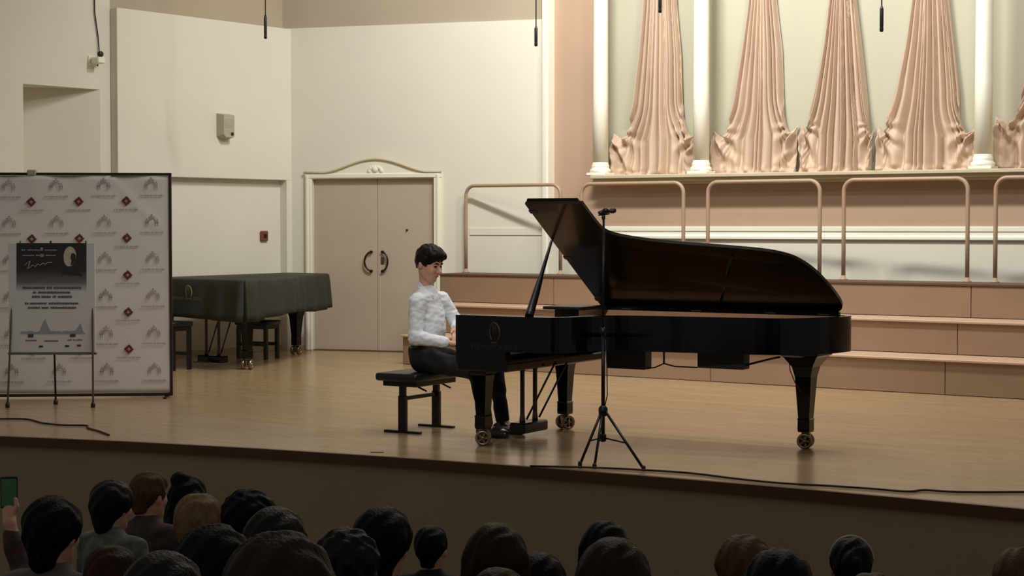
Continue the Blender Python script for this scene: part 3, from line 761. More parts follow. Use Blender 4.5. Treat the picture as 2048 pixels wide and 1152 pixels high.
# --- plain stools stored with it
def stool(label, loc, rz, w_, d_, h_):
    e = thing('piano_stool', label, 'stool', loc, rz)
    b = MB(); b.box(-w_ / 2, w_ / 2, -d_ / 2, d_ / 2, h_ - .06, h_, .015, seg=2); b.build('seat', 'bench_leather', e)
    b = MB(); b.box(-w_ / 2 + .02, w_ / 2 - .02, -d_ / 2 + .02, d_ / 2 - .02, h_ - .11, h_ - .06); b.build('seat_frame', 'piano_satin', e)
    for sx in (-1, 1):
        for sy in (-1, 1):
            x = sx * (w_ / 2 - .04); y = sy * (d_ / 2 - .04); b = MB(); b.box(x - .024, x + .024, y - .024, y + .024, 0, h_ - .1, .004); b.build('leg', 'piano_satin', e)
    for sy in (-1, 1):
        b = MB(); b.box(-w_ / 2 + .06, w_ / 2 - .06, sy * (d_ / 2 - .04) - .012, sy * (d_ / 2 - .04) + .012, .17, .21); b.build('stretcher', 'piano_satin', e)
stool('black piano stool pushed in at the keyboard of the covered piano', (-14.62, 15.70, 0), 0, .72, .36, .58)
stool('black stool stored under the tail of the covered piano', (-14.72, 17.62, 0), .1, .50, .34, .50)

# --- pianist's bench
bn = thing('piano_bench', 'black adjustable piano bench on two T-shaped feet, pianist seated on it', 'bench', (-8.41, 12.18, 0))
b = MB(); b.box(-.21, .21, -.36, .36, .435, .502, .022, seg=3); seat = b.build('seat', 'bench_leather', bn)
b = MB(); b.box(-.17, .17, -.30, .30, .39, .437, .005); b.build('seat_frame', 'black_metal', bn)
for y in (-.25, .25):
    b = MB(); b.box(-.036, .036, y - .022, y + .022, .012, .31, .004); lg = b.build('leg', 'black_metal', bn)
    b = MB(); b.box(-.027, .027, y - .016, y + .016, .30, .395); b.build('lift_post', 'black_metal', lg)
    b = MB(); b.box(-.18, .18, y - .025, y + .025, 0, .018, .004); b.build('foot_bar', 'black_metal', lg)
b = MB(); b.box(-.016, .016, -.24, .24, .27, .30, .003); b.build('crossbar', 'black_metal', bn)
for y in (-.16, .2):
    b = MB(); b.tube([(.04, y, .40), (.16, y + .03, .345)], .008, 6); b.build('lift_lever', 'black_metal', bn)

# ================================================================== BANNER, EASEL, MICROPHONES, SMALL FITTINGS
BR = on_floor(346, 794); BL = on_floor(0, 797)
bd = (BR - BL).normalized(); BNn = Vector((bd.y, -bd.x, 0))
org = BR - bd * 2.6
bw = 2.6; bh = on_plane(342, 346, BR, BNn).z
MBn = Matrix(((bd.x, -BNn.x, 0, org.x), (bd.y, -BNn.y, 0, org.y), (0, 0, 1, 0), (0, 0, 0, 1)))
bnr = thing('press_wall', 'grey press-wall banner printed with rows of small red emblems, dark frame', 'banner'); bnr.matrix_world = MBn
b = MB(); nx, nz = 60, 48; vs = []
for i in range(nz + 1):
    for j in range(nx + 1):
        x = .02 + (bw - .04) * j / nx; z = .05 + (bh - .08) * i / nz
        sc_ = max(0, 1 - (bh - z) / .35)
        y = -.004 - .012 * sc_ * math.sin(x * 11) * sc_ - .006 * noise.noise(Vector((x * 2.5, z * 2.5, 0)))
        dg_ = (x - (bw - .62)) + (z - (bh - .05)) * 1.25         # diagonal pull crease from the corner
        if x > bw - .66 and z > bh - .55: y -= .012 * math.exp(-((x - (bw - .60) - (bh - .05 - z) * .95) / .03) ** 2)
        vs.append((x, y, z))
b.add(vs, [(i * (nx + 1) + j, i * (nx + 1) + j + 1, (i + 1) * (nx + 1) + j + 1, (i + 1) * (nx + 1) + j) for i in range(nz) for j in range(nx)], True)
cl = b.build('fabric', 'banner', bnr); md = cl.modifiers.new('cloth', 'SOLIDIFY'); md.thickness = .004; md.offset = 1
for nm, x0_, x1_, z0_, z1_ in (('frame_top', 0, bw, bh - .028, bh), ('frame_side', bw - .025, bw, .02, bh), ('frame_side', 0, .025, .02, bh), ('frame_bottom', 0, bw, .015, .045)):
    b = MB(); b.box(x0_, x1_, -.022, .012, z0_, z1_, .004); b.build(nm, 'banner_frame', bnr)
for x in (bw - .06, .6):
    b = MB(); b.box(x - .018, x + .018, -.20, .26, 0, .016, .004); b.tube([(x, .24, .012), (x, .01, .95)], .011, 8); b.build('foot', 'black_metal', bnr)
def on_banner(u, v): return MBn.inverted() @ on_plane(u, v, BR, BNn)
q = on_banner(64, 343); b = MB(); b.box(q.x - .045, q.x + .045, -.03, .03, bh - .03, bh + .03, .01); b.build('clamp', 'grey_plastic', bnr)
# red emblem: four curved petals round an open square
em = MB()
for k in range(4):
    a = k * PI / 2; M_ = Matrix.Rotation(a, 4, 'Y')
    P_ = [(0, .050), (.018, .034), (.034, .016), (.026, .006), (.010, .004), (.006, .012), (-.004, .020), (-.014, .030)]
    em.add([tuple(M_ @ Vector((x, yy, z))) for yy in (-.0015, 0) for x, z in P_], [tuple(range(len(P_))), tuple(range(2 * len(P_) - 1, len(P_) - 1, -1))])
em0 = em.build('emblem', 'emblem_red', bnr)
am = MB()
for r_, n_ in ((.075, 12), (.05, 10)):
    for k in range(n_):
        if r_ > .06 and k in (3, 8): continue
        a = PI * k / (n_ - 1); am.box(r_ * math.cos(a) - .007, r_ * math.cos(a) + .007, -.0012, 0, r_ * math.sin(a) - .010, r_ * math.sin(a) + .010)
for x in (-.075, -.05, .05, .075): am.box(x - .004, x + .004, -.0012, 0, -.045, .0)
am.lathe([(.001, -.001), (.011, -.001), (.011, .001), (.001, .001)], 8, M=T(0, -.001, .098) @ Matrix.Rotation(PI / 2, 4, 'X'))
am.v = [(x * .78, y, z * .78) for x, y, z in am.v]
am0 = am.build('arch_print', 'emblem_grey', bnr)
tm = MB(); rr_ = random.Random(4); x = -.12
while x < .12:
    w_ = rr_.uniform(.006, .014); tm.box(x, x + w_, -.001, 0, -.007, .007 + rr_.choice((0, 0, .003))); x += w_ + rr_.choice((.004, .004, .010))
tm0 = tm.build('caption_print', 'emblem_line', bnr)
first = True
def put(src, flag, u, v, dz=0):
    q = on_banner(u, v)
    o = src if not flag[0] else inst(src, bnr)
    flag[0] = True; o.location = (q.x, -.020, q.z + dz)
fe, fa, ft = [False], [False], [False]
for c in range(-1, 3):
    for r in range(5):
        u = 63 + c * 95 + r * 1.3; v = 404 + r * 74 - c * 1
        if u < -60: continue
        put(em0, fe, u, v); put(tm0, ft, u, v, -.085)
for c in range(-1, 4):
    for r in range(6):
        u = 18 + c * 95 + r * 1.3; v = 374 + r * 74 - c
        if u < -60: continue
        put(am0, fa, u, v); put(tm0, ft, u, v, -.10)

# --- easel with poster
EB = on_floor(104, 812); 
es = thing('poster_easel', 'light metal easel holding a white concert poster with a dark top', 'easel', EB, YAW + .02)
EMi = None
bpy.context.view_layer.update()
EM = Matrix.Translation(EB) @ RZ(YAW + .02); EMi = EM.inverted()
En = EM.to_3x3() @ Vector((0, -1, 0))
def on_easel(u, v, off=-.06): return EMi @ on_plane(u, v, EM @ Vector((0, off, 0)), En)
pA = on_easel(19, 703); pB = on_easel(190, 486)
ztop_ = pB.z + .02
b = MB(); b.tube([(pA.x + .0, -.15, .012), (pA.x + .03, -.05, ztop_ - .5), (pA.x + .1, 0, ztop_)], .010, 8); l1 = b.build('leg', 'easel', es)
b = MB(); b.tube([(pB.x - .012, -.15, .012), (pB.x - .03, -.05, ztop_ - .5), (pB.x - .1, 0, ztop_)], .010, 8); l2 = b.build('leg', 'easel', es)
pc = on_easel(107, 806, .05); b = MB(); b.tube([(pc.x, .14, .012), (pc.x, .05, ztop_ - .3), (pc.x, 0, ztop_)], .010, 8); l3 = b.build('leg', 'black_metal', es)
for l_, x, y in ((l1, pA.x, -.15), (l2, pB.x - .012, -.15), (l3, pc.x, .14)):
    b = MB(); b.lathe([(.02, 0), (.022, .03), (.014, .05)], 10, M=T(x, y, 0)); b.build('rubber_foot', 'black_plastic', l_)
b = MB(); b.box(pA.x - .01, pB.x + .01, -.085, -.045, pA.z - .03, pA.z - .008, .004); b.build('tray', 'easel', es)
b = MB(); b.box(pA.x, pB.x, -.072, -.062, pA.z - .008, pB.z, .002); bo = b.build('poster_board', 'poster_white', es)
def onp(u, v): q = on_easel(u, v, -.0725); return q.x, q.z
def flat(mb, pts, y=-.0735):
    q = [onp(*p) for p in pts]; k = len(q)
    mb.add([(x, y, z) for x, z in q] + [(x, y + .001, z) for x, z in q], [tuple(range(k)), tuple(range(2 * k - 1, k - 1, -1))] + [(i, (i + 1) % k, k + (i + 1) % k, k + i) for i in range(k)])
def poster_gradient():
    m = bpy.data.materials.new('poster_photo_print'); m.use_nodes = True; nt = m.node_tree; bs = nt.nodes['Principled BSDF']
    tc = nt.nodes.new('ShaderNodeTexCoord'); sx = nt.nodes.new('ShaderNodeSeparateXYZ'); nt.links.new(tc.outputs['Generated'], sx.inputs[0])
    r = nt.nodes.new('ShaderNodeValToRGB'); r.color_ramp.elements[0].position = 0.0; r.color_ramp.elements[0].color = lin((205, 202, 210))
    r.color_ramp.elements[1].position = .42; r.color_ramp.elements[1].color = lin((54, 50, 54)); e2 = r.color_ramp.elements.new(.16); e2.color = lin((120, 116, 122)); e3 = r.color_ramp.elements.new(1.0); e3.color = lin((44, 46, 46))
    nt.links.new(sx.outputs['Z'], r.inputs[0]); nt.links.new(r.outputs[0], bs.inputs['Base Color']); bs.inputs['Roughness'].default_value = .5
    return m
b = MB(); flat(b, [(33, 580), (173, 580), (173, 486), (33, 486)]); b.build('poster_photo', poster_gradient(), bo)
b = MB(); flat(b, [(140 + 12.5 * math.cos(t) - (2 * math.sin(t) if math.sin(t) > 0 else 0), 512 + (21 if math.sin(t) > 0 else 19) * math.sin(t)) for t in [2 * PI * k / 24 for k in range(24)]][::-1], -.0745); b.build('portrait_face', 'poster_face', bo)
b = MB(); flat(b, [(143, 507), (148, 506), (152, 511), (151, 520), (146, 529), (141, 530), (143, 521), (141, 515)][::-1], -.0752); b.build('portrait_shadow', 'poster_dark', bo)
b = MB(); flat(b, [(122, 548), (128, 540), (136, 536), (141, 540), (146, 534), (158, 541), (165, 552)][::-1], -.0752); b.build('portrait_coat', 'poster_dark', bo)
b = MB(); b.tube([(*[onp(u, v)[0]], -.0745, onp(u, v)[1]) for u, v in ((49, 531), (54, 526), (60, 522), (57, 533), (53, 538), (60, 535), (66, 530), (70, 534), (76, 528), (80, 531), (86, 526), (90, 529), (96, 525), (104, 525))], .0045, 5); b.build('signature', 'poster_grey', bo)
b = MB(); rr_ = random.Random(9)
def words(mb, uc, v, wpx, hpx, nwords, m=None):
    u = uc - wpx / 2; gaps = sorted(rr_.sample(range(3, max(8, int(wpx / 3.2)) - 2), max(0, nwords - 1))); k = 0
    while u < uc + wpx / 2:
        ww = rr_.uniform(1.4, 2.6)
        if k not in gaps: flat(mb, [(u, v + hpx / 2), (u + ww, v + hpx / 2), (u + ww, v - hpx / 2 - (rr_.random() < .2)), (u, v - hpx / 2)], -.0745)
        u += ww + .7; k += 1
for a in ((103, 576, 116, 4.0, 3), (103, 585, 74, 4.0, 2), (103, 593.5, 78, 4.0, 4), (103, 607, 106, 3.6, 3), (103, 615.5, 94, 3.6, 3)): words(b, *a)
tag(b.build('poster_lettering', 'poster_ink', bo), kind='stuff')
b = MB(); words(b, 78, 500, 70, 2.0, 3); words(b, 78, 511, 66, 2.0, 3); flat(b, [(81, 500), (86, 500), (86, 495), (81, 495)], -.0745); flat(b, [(81, 514), (87, 514), (87, 508), (81, 508)], -.0745); tag(b.build('small_lettering', 'poster_grey', bo), kind='stuff')
b = MB(); words(b, 62, 681, 22, 2.2, 1); words(b, 103, 682, 28, 2.2, 1); words(b, 150, 680, 30, 1.8, 2); flat(b, [(56, 675), (67, 675), (67, 668), (56, 668)], -.0745); flat(b, [(140, 674), (151, 674), (151, 668), (140, 668)], -.0745)
for u, v in ((82, 693), (134, 692), (158, 691)): flat(b, [(u - 4, v + 2), (u + 4, v + 2), (u + 4, v - 2), (u - 4, v - 2)], -.0745)
tag(b.build('sponsor_marks', 'poster_ink', bo), kind='stuff')
b = MB(); sky_ = [(40, 668)]; rr_ = random.Random(3)
for k in range(24):
    sky_.append((42 + k * 5.4, 664 - rr_.uniform(0, 3) - (26 if k == 9 else 0) - (16 if k in (8, 22) else 0) - (8 if k in (10, 21) else 0)))
flat(b, sky_ + [(172, 668)], -.074); b.build('skyline_print', 'poster_grey', bo)

# --- microphone stand in front of the piano
mp_ = on_floor(1206, 926)
ms = thing('microphone_stand', 'tall thin black microphone stand on a tripod in front of the piano', 'microphone stand', mp_)
zh = at(1206, 822, mp_.y).z; ztp = at(1208, 440, mp_.y).z
b = MB(); b.tube([(0, 0, .16), (0, 0, zh + .25), (0, 0, .95)], .014, 10); b.tube([(0, 0, .94), (.002, 0, ztp)], .009, 10); b.build('pole', 'black_metal', ms)
b = MB(); b.lathe([(.016, zh - .04), (.032, zh - .03), (.034, zh + .02), (.018, zh + .04)], 14); b.build('collar', 'black_metal', ms); b = MB(); b.lathe([(.016, .93), (.022, .94), (.022, .98), (.014, .99)], 12); b.build('clutch', 'black_metal', ms)
b = MB(); b.lathe([(.015, .155), (.024, .165), (.024, .205), (.015, .215)], 12); b.build('spreader_hub', 'black_metal', ms)
for u, v in ((1160, 932), (1189, 936), (1287, 941)):
    q = on_floor(u, v) - mp_
    b = MB(); b.tube([(q.x * .06, q.y * .06, zh), (q.x, q.y, .012)], .010, 8); lg = b.build('leg', 'black_metal', ms)
    b = MB(); b.tube([(0, 0, .185), (q.x * .56, q.y * .56, zh * .46)], .006, 6); b.build('spreader', 'black_metal', lg)
    b = MB(); b.lathe([(.014, 0), (.016, .02), (.011, .035)], 10, M=T(q.x, q.y, 0)); b.build('rubber_foot', 'black_plastic', lg)
b = MB(); b.tube([(.012, .01, .9), (.03, 0, .72), (.035, 0, .5), (.02, -.01, .42)], .004, 6); b.build('cable', 'black_plastic', ms)
mc = thing('microphone', 'small black microphone pair clipped on top of the tall stand', 'microphone', mp_ + Vector((0, 0, ztp)))
b = MB(); b.lathe([(.008, 0), (.014, .01), (.014, .03), (.008, .04)], 10); b.tube([(-.045, .01, .035), (.055, -.01, .045)], .006, 6); b.build('clip', 'black_plastic', mc)
for s in (-1, 1):
    b = MB(); M_ = T(.012 + s * .018, 0, .062) @ RZ(s * .6) @ Matrix.Rotation(PI / 2 - .15, 4, 'Y')
    b.lathe([(.010, -.06), (.013, -.055), (.013, .02), (.019, .028), (.02, .05), (.014, .064), (.002, .068)], 12, M=M_); b.build('capsule', 'piano_wood' if False else 'black_plastic', mc)
# --- microphones hanging over the stage
for u, v0, v1, yy, lb in ((531, 30, 78, 16.6, 'hanging microphone in front of the cream side panel'), (1072, 52, 93, 17.2, 'hanging microphone by the white strip at the pink pier'), (1320, -22, 26, 17.2, 'hanging microphone in front of the lone drape'), (1763, 12, 64, 16.6, 'hanging microphone in front of the bare niche between drapes')):
    a = at(u, v1, yy); c = at(u, v0, yy)
    e = thing('hanging_microphone', lb, 'microphone', (a.x, a.y, a.z), 0, 'microphones hanging over the stage')
    h = c.z - a.z
    b = MB(); b.lathe([(.004, 0), (.018, .004), (.020, .03), (.017, .05), (.019, .055), (.019, h - .03), (.010, h)], 14); b.build('body', 'black_plastic', e)
    b = MB(); b.tube([(0, 0, h - .01), (0, 0, CEIL - a.z)], .0065, 6); b.build('cable', 'black_plastic', e)
# --- floor cables
def cable(label, pts, r=.009):
    q = [on_floor(u, v, .009) for u, v in pts]
    o = [q[0] - q[0]]; pp_ = []
    for i in range(len(q) - 1):
        p0, p1, p2, p3 = q[max(i - 1, 0)], q[i], q[i + 1], q[min(i + 2, len(q) - 1)]
        for k in range(5):
            t = k / 5; pp_.append(.5 * ((2 * p1) + (p2 - p0) * t + (2 * p0 - 5 * p1 + 4 * p2 - p3) * t * t + (3 * p1 - p0 - 3 * p2 + p3) * t ** 3))
    pp_.append(q[-1]); b = MB(); b.tube(pp_, r, 6); return tag(b.build('cable', 'cable'), label, 'cable')
cable('dark cable running along the stage edge from the microphone stand', [(1060, 932), (1150, 934), (1210, 936), (1290, 940), (1380, 946), (1470, 957), (1560, 966), (1650, 971), (1740, 977), (1815, 983), (1850, 980), (1920, 984), (2060, 984)], .008)
cable('dark loose cable lying on the stage in front of the easel', [(-30, 838), (50, 838), (85, 846), (125, 850), (172, 851), (176, 856), (200, 863), (218, 870)], .008)
q = on_floor(754, 905); b = MB(); b.box(-.05, .05, -.012, .012, 0, .004, M=T(q.x, q.y, 0) @ RZ(.5)); tag(b.build('floor_mark', 'black_plastic'), 'short dark tape mark on the boards near the stage edge', 'tape')
# --- fittings on the left wall
sp = PL(445, 253); e = thing('wall_loudspeaker', 'small grey wall loudspeaker on the cream side panel', 'loudspeaker'); e.matrix_world = ML @ T(sp.x, 0, sp.z)
b = MB(); P_ = [(-.11, .17), (.11, .17), (.11, -.13), (.07, -.17), (-.09, -.17), (-.11, -.15)]
b.add([(x, y, z) for y, k in ((0, 1), (.13, .86)) for x, z in [(px * k, pz * k) for px, pz in P_]], [tuple(range(6)), tuple(range(11, 5, -1))] + [(i, (i + 1) % 6, 6 + (i + 1) % 6, 6 + i) for i in range(6)])
b.build('cabinet', 'grey_plastic', e)
b = MB()
for k in range(6): b.box(-.075, .075, .128, .134, -.02 + k * .022, -.008 + k * .022)
tag(b.build('grille', 'grey_plastic', e), kind='stuff')
b = MB(); b.lathe([(.001, 0), (.022, 0), (.022, .012), (.001, .014)], 12, M=T(-.05, .13, -.10) @ Matrix.Rotation(-PI / 2, 4, 'X')); b.build('knob', 'black_plastic', e)
fa_ = PL(526, 472, wd); e = thing('alarm_call_point', 'small red-brown call point on the cream wall above the covered piano', 'alarm'); e.matrix_world = ML @ T(fa_.x, wd, fa_.z)
b = MB(); b.box(-.065, .065, 0, .045, -.07, .07, .012); b.build('housing', 'red_plastic', e)
b = MB(); b.box(-.03, .03, .044, .05, -.03, .03, .004); b.build('button', 'black_plastic', e)
cw = PL(183, 122, wd); e = thing('wall_camera', 'small white wall camera with dark lenses and a cable above the niche', 'camera'); e.matrix_world = ML @ T(cw.x, wd, cw.z)
b = MB(); b.box(-.06, .06, 0, .02, -.06, .06, .006); b.tube([(0, .01, -.02), (0, .1, -.04)], .014, 8); b.build('bracket', 'white_paint', e)
b = MB(); b.box(-.055, .055, .06, .20, -.04, .04, .012); b.build('housing', 'white_paint', e)
for z in (.075, -.005):
    b = MB(); b.lathe([(.001, -.01), (.035, -.01), (.038, .02), (.03, .035), (.001, .03)], 14, M=T(-.0, .16, z) @ Matrix.Rotation(-PI / 2, 4, 'X')); b.build('lens', 'black_plastic', e)
b = MB(); a = PL(187, -20, wd); pts = [(0, .03, .02), (-.07, .03, -.06), (-.10, .03, .08), (-.09, .02, .3), (-.04, .02, .6), (-.02, .015, CEIL - cw.z)]
b.tube(pts, .008, 6); b.build('cable', 'cable', e)

# ================================================================== PEOPLE
def head_frame(origin, pitch=0.0, yaw=0.0, k=1.0, roll=0.0):
    R_ = RZ(yaw) @ Matrix.Rotation(pitch, 4, 'Y') @ Matrix.Rotation(roll, 4, 'X')
    def HT(p): return tuple(Vector(origin) + (R_ @ (Vector(p) * k)))
    return HT, R_, k
def head(S, H):
    HT, R_, k = H
    e = lambda c, r, kk=.02, op='add': S.ell(HT(c), [x * k for x in r], kk, op, R_)
    cp_ = lambda a, b, ra, rb, kk=.012: S.cap(HT(a), HT(b), ra * k, rb * k, kk)
    e((-.006, 0, .022), (.112, .086, .108)); e((.030, 0, -.045), (.078, .066, .092), .03)
    cp_((.02, 0, -.085), (.072, 0, -.118), .04, .022, .03)
    for s in (-1, 1):
        cp_((.0, s * .055, -.065), (.06, s * .022, -.112), .02, .018, .03)
        e((.078, s * .04, -.032), (.028, .026, .028), .02)
        e((.108, s * .033, .004), (.018, .018, .011), .01, 'sub')
        e((-.004, s * .088, -.012), (.022, .011, .034), .006)
    cp_((.094, -.038, .022), (.094, .038, .022), .010, .010, .012)
    cp_((.104, 0, .004), (.132, 0, -.030), .008, .014, .008); cp_((.118, -.012, -.036), (.118, .012, -.036), .008, .008, .006)
    cp_((.098, -.018, -.068), (.098, .018, -.068), .0085, .0085, .006); cp_((.094, -.014, -.079), (.094, .014, -.079), .008, .008, .006)
def fingers(S, base, fwd, side, down, L, r=.0092, curl=.6, spread=.016, skip=()):
    fwd, side, down = Vector(fwd).normalized(), Vector(side).normalized(), Vector(down).normalized()
    for i, (o_, l_) in enumerate(((-1.5, .85), (-.5, 1.0), (.5, .95), (1.5, .75))):
        p0 = Vector(base) + side * o_ * spread; l1 = L * l_
        p1 = p0 + (fwd * math.cos(curl * .4) + down * math.sin(curl * .4)) * l1 * .45
        p2 = p1 + (fwd * math.cos(curl * 1.2) + down * math.sin(curl * 1.2)) * l1 * .32
        p3 = p2 + (fwd * math.cos(curl * 2.0) + down * math.sin(curl * 2.0)) * l1 * .25
        S.chain([p0 - fwd * .02, p0, p1, p2, p3], [r * 1.05, r * 1.05, r, r * .92, r * .8], .004)

# ---------------- the pianist
PO = Vector((-8.30, 12.17, 0))
ps_ = thing('person', 'pianist in a white shirt and black trousers sitting on the bench with bowed head', 'person', PO)
HP = head_frame((-.008, 0, 1.412), .30, -.10, 1.08)
HT = HP[0]
RS, RE, RW = (-.005, -.175, 1.095), (.02, -.235, .80), (.25, -.15, .765)
LS, LE, LW = (.005, .18, 1.095), (.115, .275, .875), (.17, .15, .872)
S = SDF((-.26, -.36, -.01), (1.02, .37, 1.60), .006)
head(S, HP)
S.cap(HT((-.035, 0, -.05)), (-.03, 0, 1.14), .047, .056, .018)
S.ell((-.03, 0, 1.0), (.10, .165, .19), .04); S.ell((-.04, 0, .76), (.10, .14, .16), .05); S.ell((-.02, 0, .61), (.12, .15, .10), .05)
S.cap((0, -.15, 1.12), (0, .15, 1.12), .05, .05, .04)
S.chain([RS, RE, RW], [.052, .040, .027], .02); S.chain([LS, LE, LW], [.052, .040, .027], .02)
RK, RA = (.555, -.125, .535), (.635, -.12, .10); LK, LA_ = (.57, .125, .54), (.62, .16, .11)
for hip, kn, an in (((-.01, -.09, .585), RK, RA), ((-.01, .09, .585), LK, LA_)):
    S.chain([hip, kn, an], [.075, .052, .034], .03); S.cap(an, (an[0] + .13, an[1], .035), .03, .022, .02)
# right hand resting forward, left hand coming down on it
S.cap(RW, (.317, -.115, .752), .026, .030, .012, sq=(1, .9, 1.25)); fingers(S, (.34, -.10, .748), (1, .35, -.10), (-.35, 1, 0), (0, 0, -1), .085, curl=.55)
S.chain([(.28, -.125, .755), (.31, -.07, .758), (.337, -.045, .745)], [.015, .012, .009], .006)
S.cap(LW, (.205, .085, .835), .026, .031, .012); fingers(S, (.222, .055, .818), (.55, -.75, -.45), (.8, .6, 0), (-.1, 0, -1), .085, curl=.5)
S.chain([(.185, .10, .855), (.19, .055, .85), (.205, .02, .83)], [.015, .012, .009], .006)
body = S.mesh('body', 'skin', ps_)
for s in (-1, 1):
    e = SDF((-.3, -.4, 1.2), (.4, .4, 1.7), .0035); HTp, Rp, kp = HP
    e.ell(HTp((.0975, s * .033, .003)), (.011 * kp, .013 * kp, .006 * kp), 0, 'add', Rp); e.mesh('eye', 'eye_dark', body)
    e = SDF((-.3, -.4, 1.2), (.4, .4, 1.7), .0035)
    e.chain([HTp((.108, s * .016, .026)), HTp((.104, s * .034, .031)), HTp((.092, s * .05, .024))], [.005, .006, .004], .003); e.mesh('eyebrow', 'hair_dark', body)
e = SDF((-.3, -.4, 1.2), (.4, .4, 1.7), .004); e.cap(HT((.105, -.016, -.0735)), HT((.105, .016, -.0735)), .0065, .0065, 0); e.mesh('lips', 'lip', body)
# hair: short, full on top, fringe swept over the forehead
e = SDF((-.2, -.2, 1.2), (.32, .2, 1.66), .005); HTp, Rp, kp = HP; sc3 = lambda r: [x * kp for x in r]
e.ell(HTp((-.012, 0, .040)), sc3((.118, .098, .108)), 0, 'add', Rp); e.ell(HTp((.02, -.005, .092)), sc3((.095, .085, .058)), .03, 'add', Rp)
e.cap(HTp((.072, -.04, .082)), HTp((.100, .03, .085)), .034, .030, .03); e.cap(HTp((.03, -.088, .045)), HTp((.022, -.092, -.005)), .016, .010, .02); e.cap(HTp((.03, .088, .045)), HTp((.022, .092, -.005)), .016, .010, .02)
e.cap(HTp((-.09, 0, -.02)), HTp((-.085, 0, -.055)), .045, .03, .03)
e.ell(HTp((.115, 0, -.035)), sc3((.075, .125, .082)), .012, 'sub', Rp); e.ell(HTp((.01, -.10, -.05)), sc3((.04, .05, .045)), .01, 'sub', Rp); e.ell(HTp((.01, .10, -.05)), sc3((.04, .05, .045)), .01, 'sub', Rp)
e.ell(HTp((-.03, 0, -.125)), sc3((.10, .12, .075)), .01, 'sub', Rp)
e.wave(.003, 40, 130, 30); e.mesh('hair', 'hair_dark', ps_)
# shirt
e = SDF((-.26, -.38, .66), (.42, .40, 1.30), .007)
e.ell((-.035, 0, .985), (.128, .185, .215), .04); e.ell((-.035, 0, .78), (.135, .165, .17), .06); e.ell((.01, 0, .88), (.115, .14, .18), .05)
e.cap((-.02, -.03, 1.125), (-.005, -.15, 1.10), .062, .066, .05); e.cap((-.02, .03, 1.125), (-.005, .15, 1.10), .062, .066, .05)
for a, b_, c in ((RS, RE, RW), (LS, LE, LW)):
    e.cap(a, b_, .062, .058, .05); e.cap(b_, c, .061, .044, .025)
    d_ = (Vector(c) - Vector(b_)).normalized(); e.cap(Vector(c) - d_ * .045, Vector(c) - d_ * .008, .047, .045, .004)
e.cap((-.02, 0, 1.14), (-.018, 0, 1.165), .078, .068, .03)
e.wave(.0014, 22, 14, 70); e.wave(.0012, 70, 30, -24, 1.0)
e.cut((0, 0, .705), (0, 0, -1))
for c, b_ in ((RW, RE), (LW, LE)):
    pass
shirt = e.mesh('shirt', 'shirt', ps_)
_n = len(shirt.data.vertices); _c = np.zeros(_n * 3, np.float32); _m = np.zeros(_n * 3, np.float32)
shirt.data.vertices.foreach_get('co', _c); shirt.data.vertex_normals.foreach_get('vector', _m); _c = _c.reshape(-1, 3); _m = _m.reshape(-1, 3)
_k = np.array([.008 * (.5 - abs(noise.noise(Vector((c_[0] * 13 + c_[2] * 8, c_[1] * 11, c_[2] * 24 - c_[0] * 10))))) + .003 * noise.noise(Vector((c_[0] * 34 + 5, c_[1] * 20, c_[2] * 40))) for c_ in _c.tolist()], np.float32)
shirt.data.vertices.foreach_set('co', (_c + _m * _k[:, None]).ravel()); shirt.data.update()
e = SDF((-.2, -.2, 1.12), (.25, .2, 1.32), .005)
n_ = 20
for k in range(n_):
    a0 = .55 + (2 * PI - 1.1) * k / n_; a1 = .55 + (2 * PI - 1.1) * (k + 1) / n_
    P_ = lambda a, r, z: (-.018 + r * math.cos(a), r * .92 * math.sin(a), z - .022 - .042 * math.cos(a))
    e.cap(P_(a0, .070, 1.232), P_(a1, .070, 1.232), .011, .011, .006); e.cap(P_(a0, .083, 1.208), P_(a1, .083, 1.208), .009, .009, .012)
for s in (-1, 1): e.chain([(.036, s * .036, 1.165), (.058, s * .056, 1.145), (.078, s * .052, 1.115)], [.013, .014, .005], .012)
e.mesh('collar', 'shirt', shirt)
for c, b_ in ((RW, RE), (LW, LE)):
    d_ = (Vector(c) - Vector(b_)).normalized(); e = SDF(Vector(c) - Vector((.09,) * 3), Vector(c) + Vector((.09,) * 3), .004)
    e.cap(Vector(c) - d_ * .035, Vector(c) + d_ * .005, .046, .044, .0); e.cut(Vector(c) + d_ * .012, d_); e.mesh('cuff', 'shirt', shirt)
# trousers, shoes
e = SDF((-.28, -.30, .04), (.86, .32, .76), .008)
e.ell((-.01, 0, .61), (.155, .185, .115), .04); e.cap((-.035, -.06, .69), (-.035, .06, .69), .118, .118, .03)
for hip, kn, an in (((.0, -.095, .605), RK, RA), ((.0, .095, .605), LK, LA_)):
    e.chain([hip, kn], [.105, .072], .04); e.chain([kn, (an[0], an[1], an[2] + .015)], [.072, .055], .03)
e.wave(.004, 40, 25, 30)
e.cut((0, 0, .722), (0, 0, 1)); e.cut((0, 0, .502), (-.0001, 0, -1)) if False else None
ax = [(np.arange(m, dtype=np.float32) * e.h + l) for m, l in zip(e.n, e.lo)]
X_, Z_ = ax[0][:, None, None], ax[2][None, None, :]
e.g = np.maximum(e.g, np.where(X_ < .22, .503 - Z_, -9).astype(np.float32) + 0 * e.g)
e.g = np.maximum(e.g, (.085 - Z_) + 0 * e.g)
tr = e.mesh('trousers', 'trousers', ps_)
b = MB(); b.lathe([(.118, .70), (.122, .702), (.122, .726), (.118, .728)], 30, M=T(-.035, 0, 0) @ Matrix.Diagonal((1.02, 1.47, 1, 1))); b.build('belt', 'shoe', ps_)
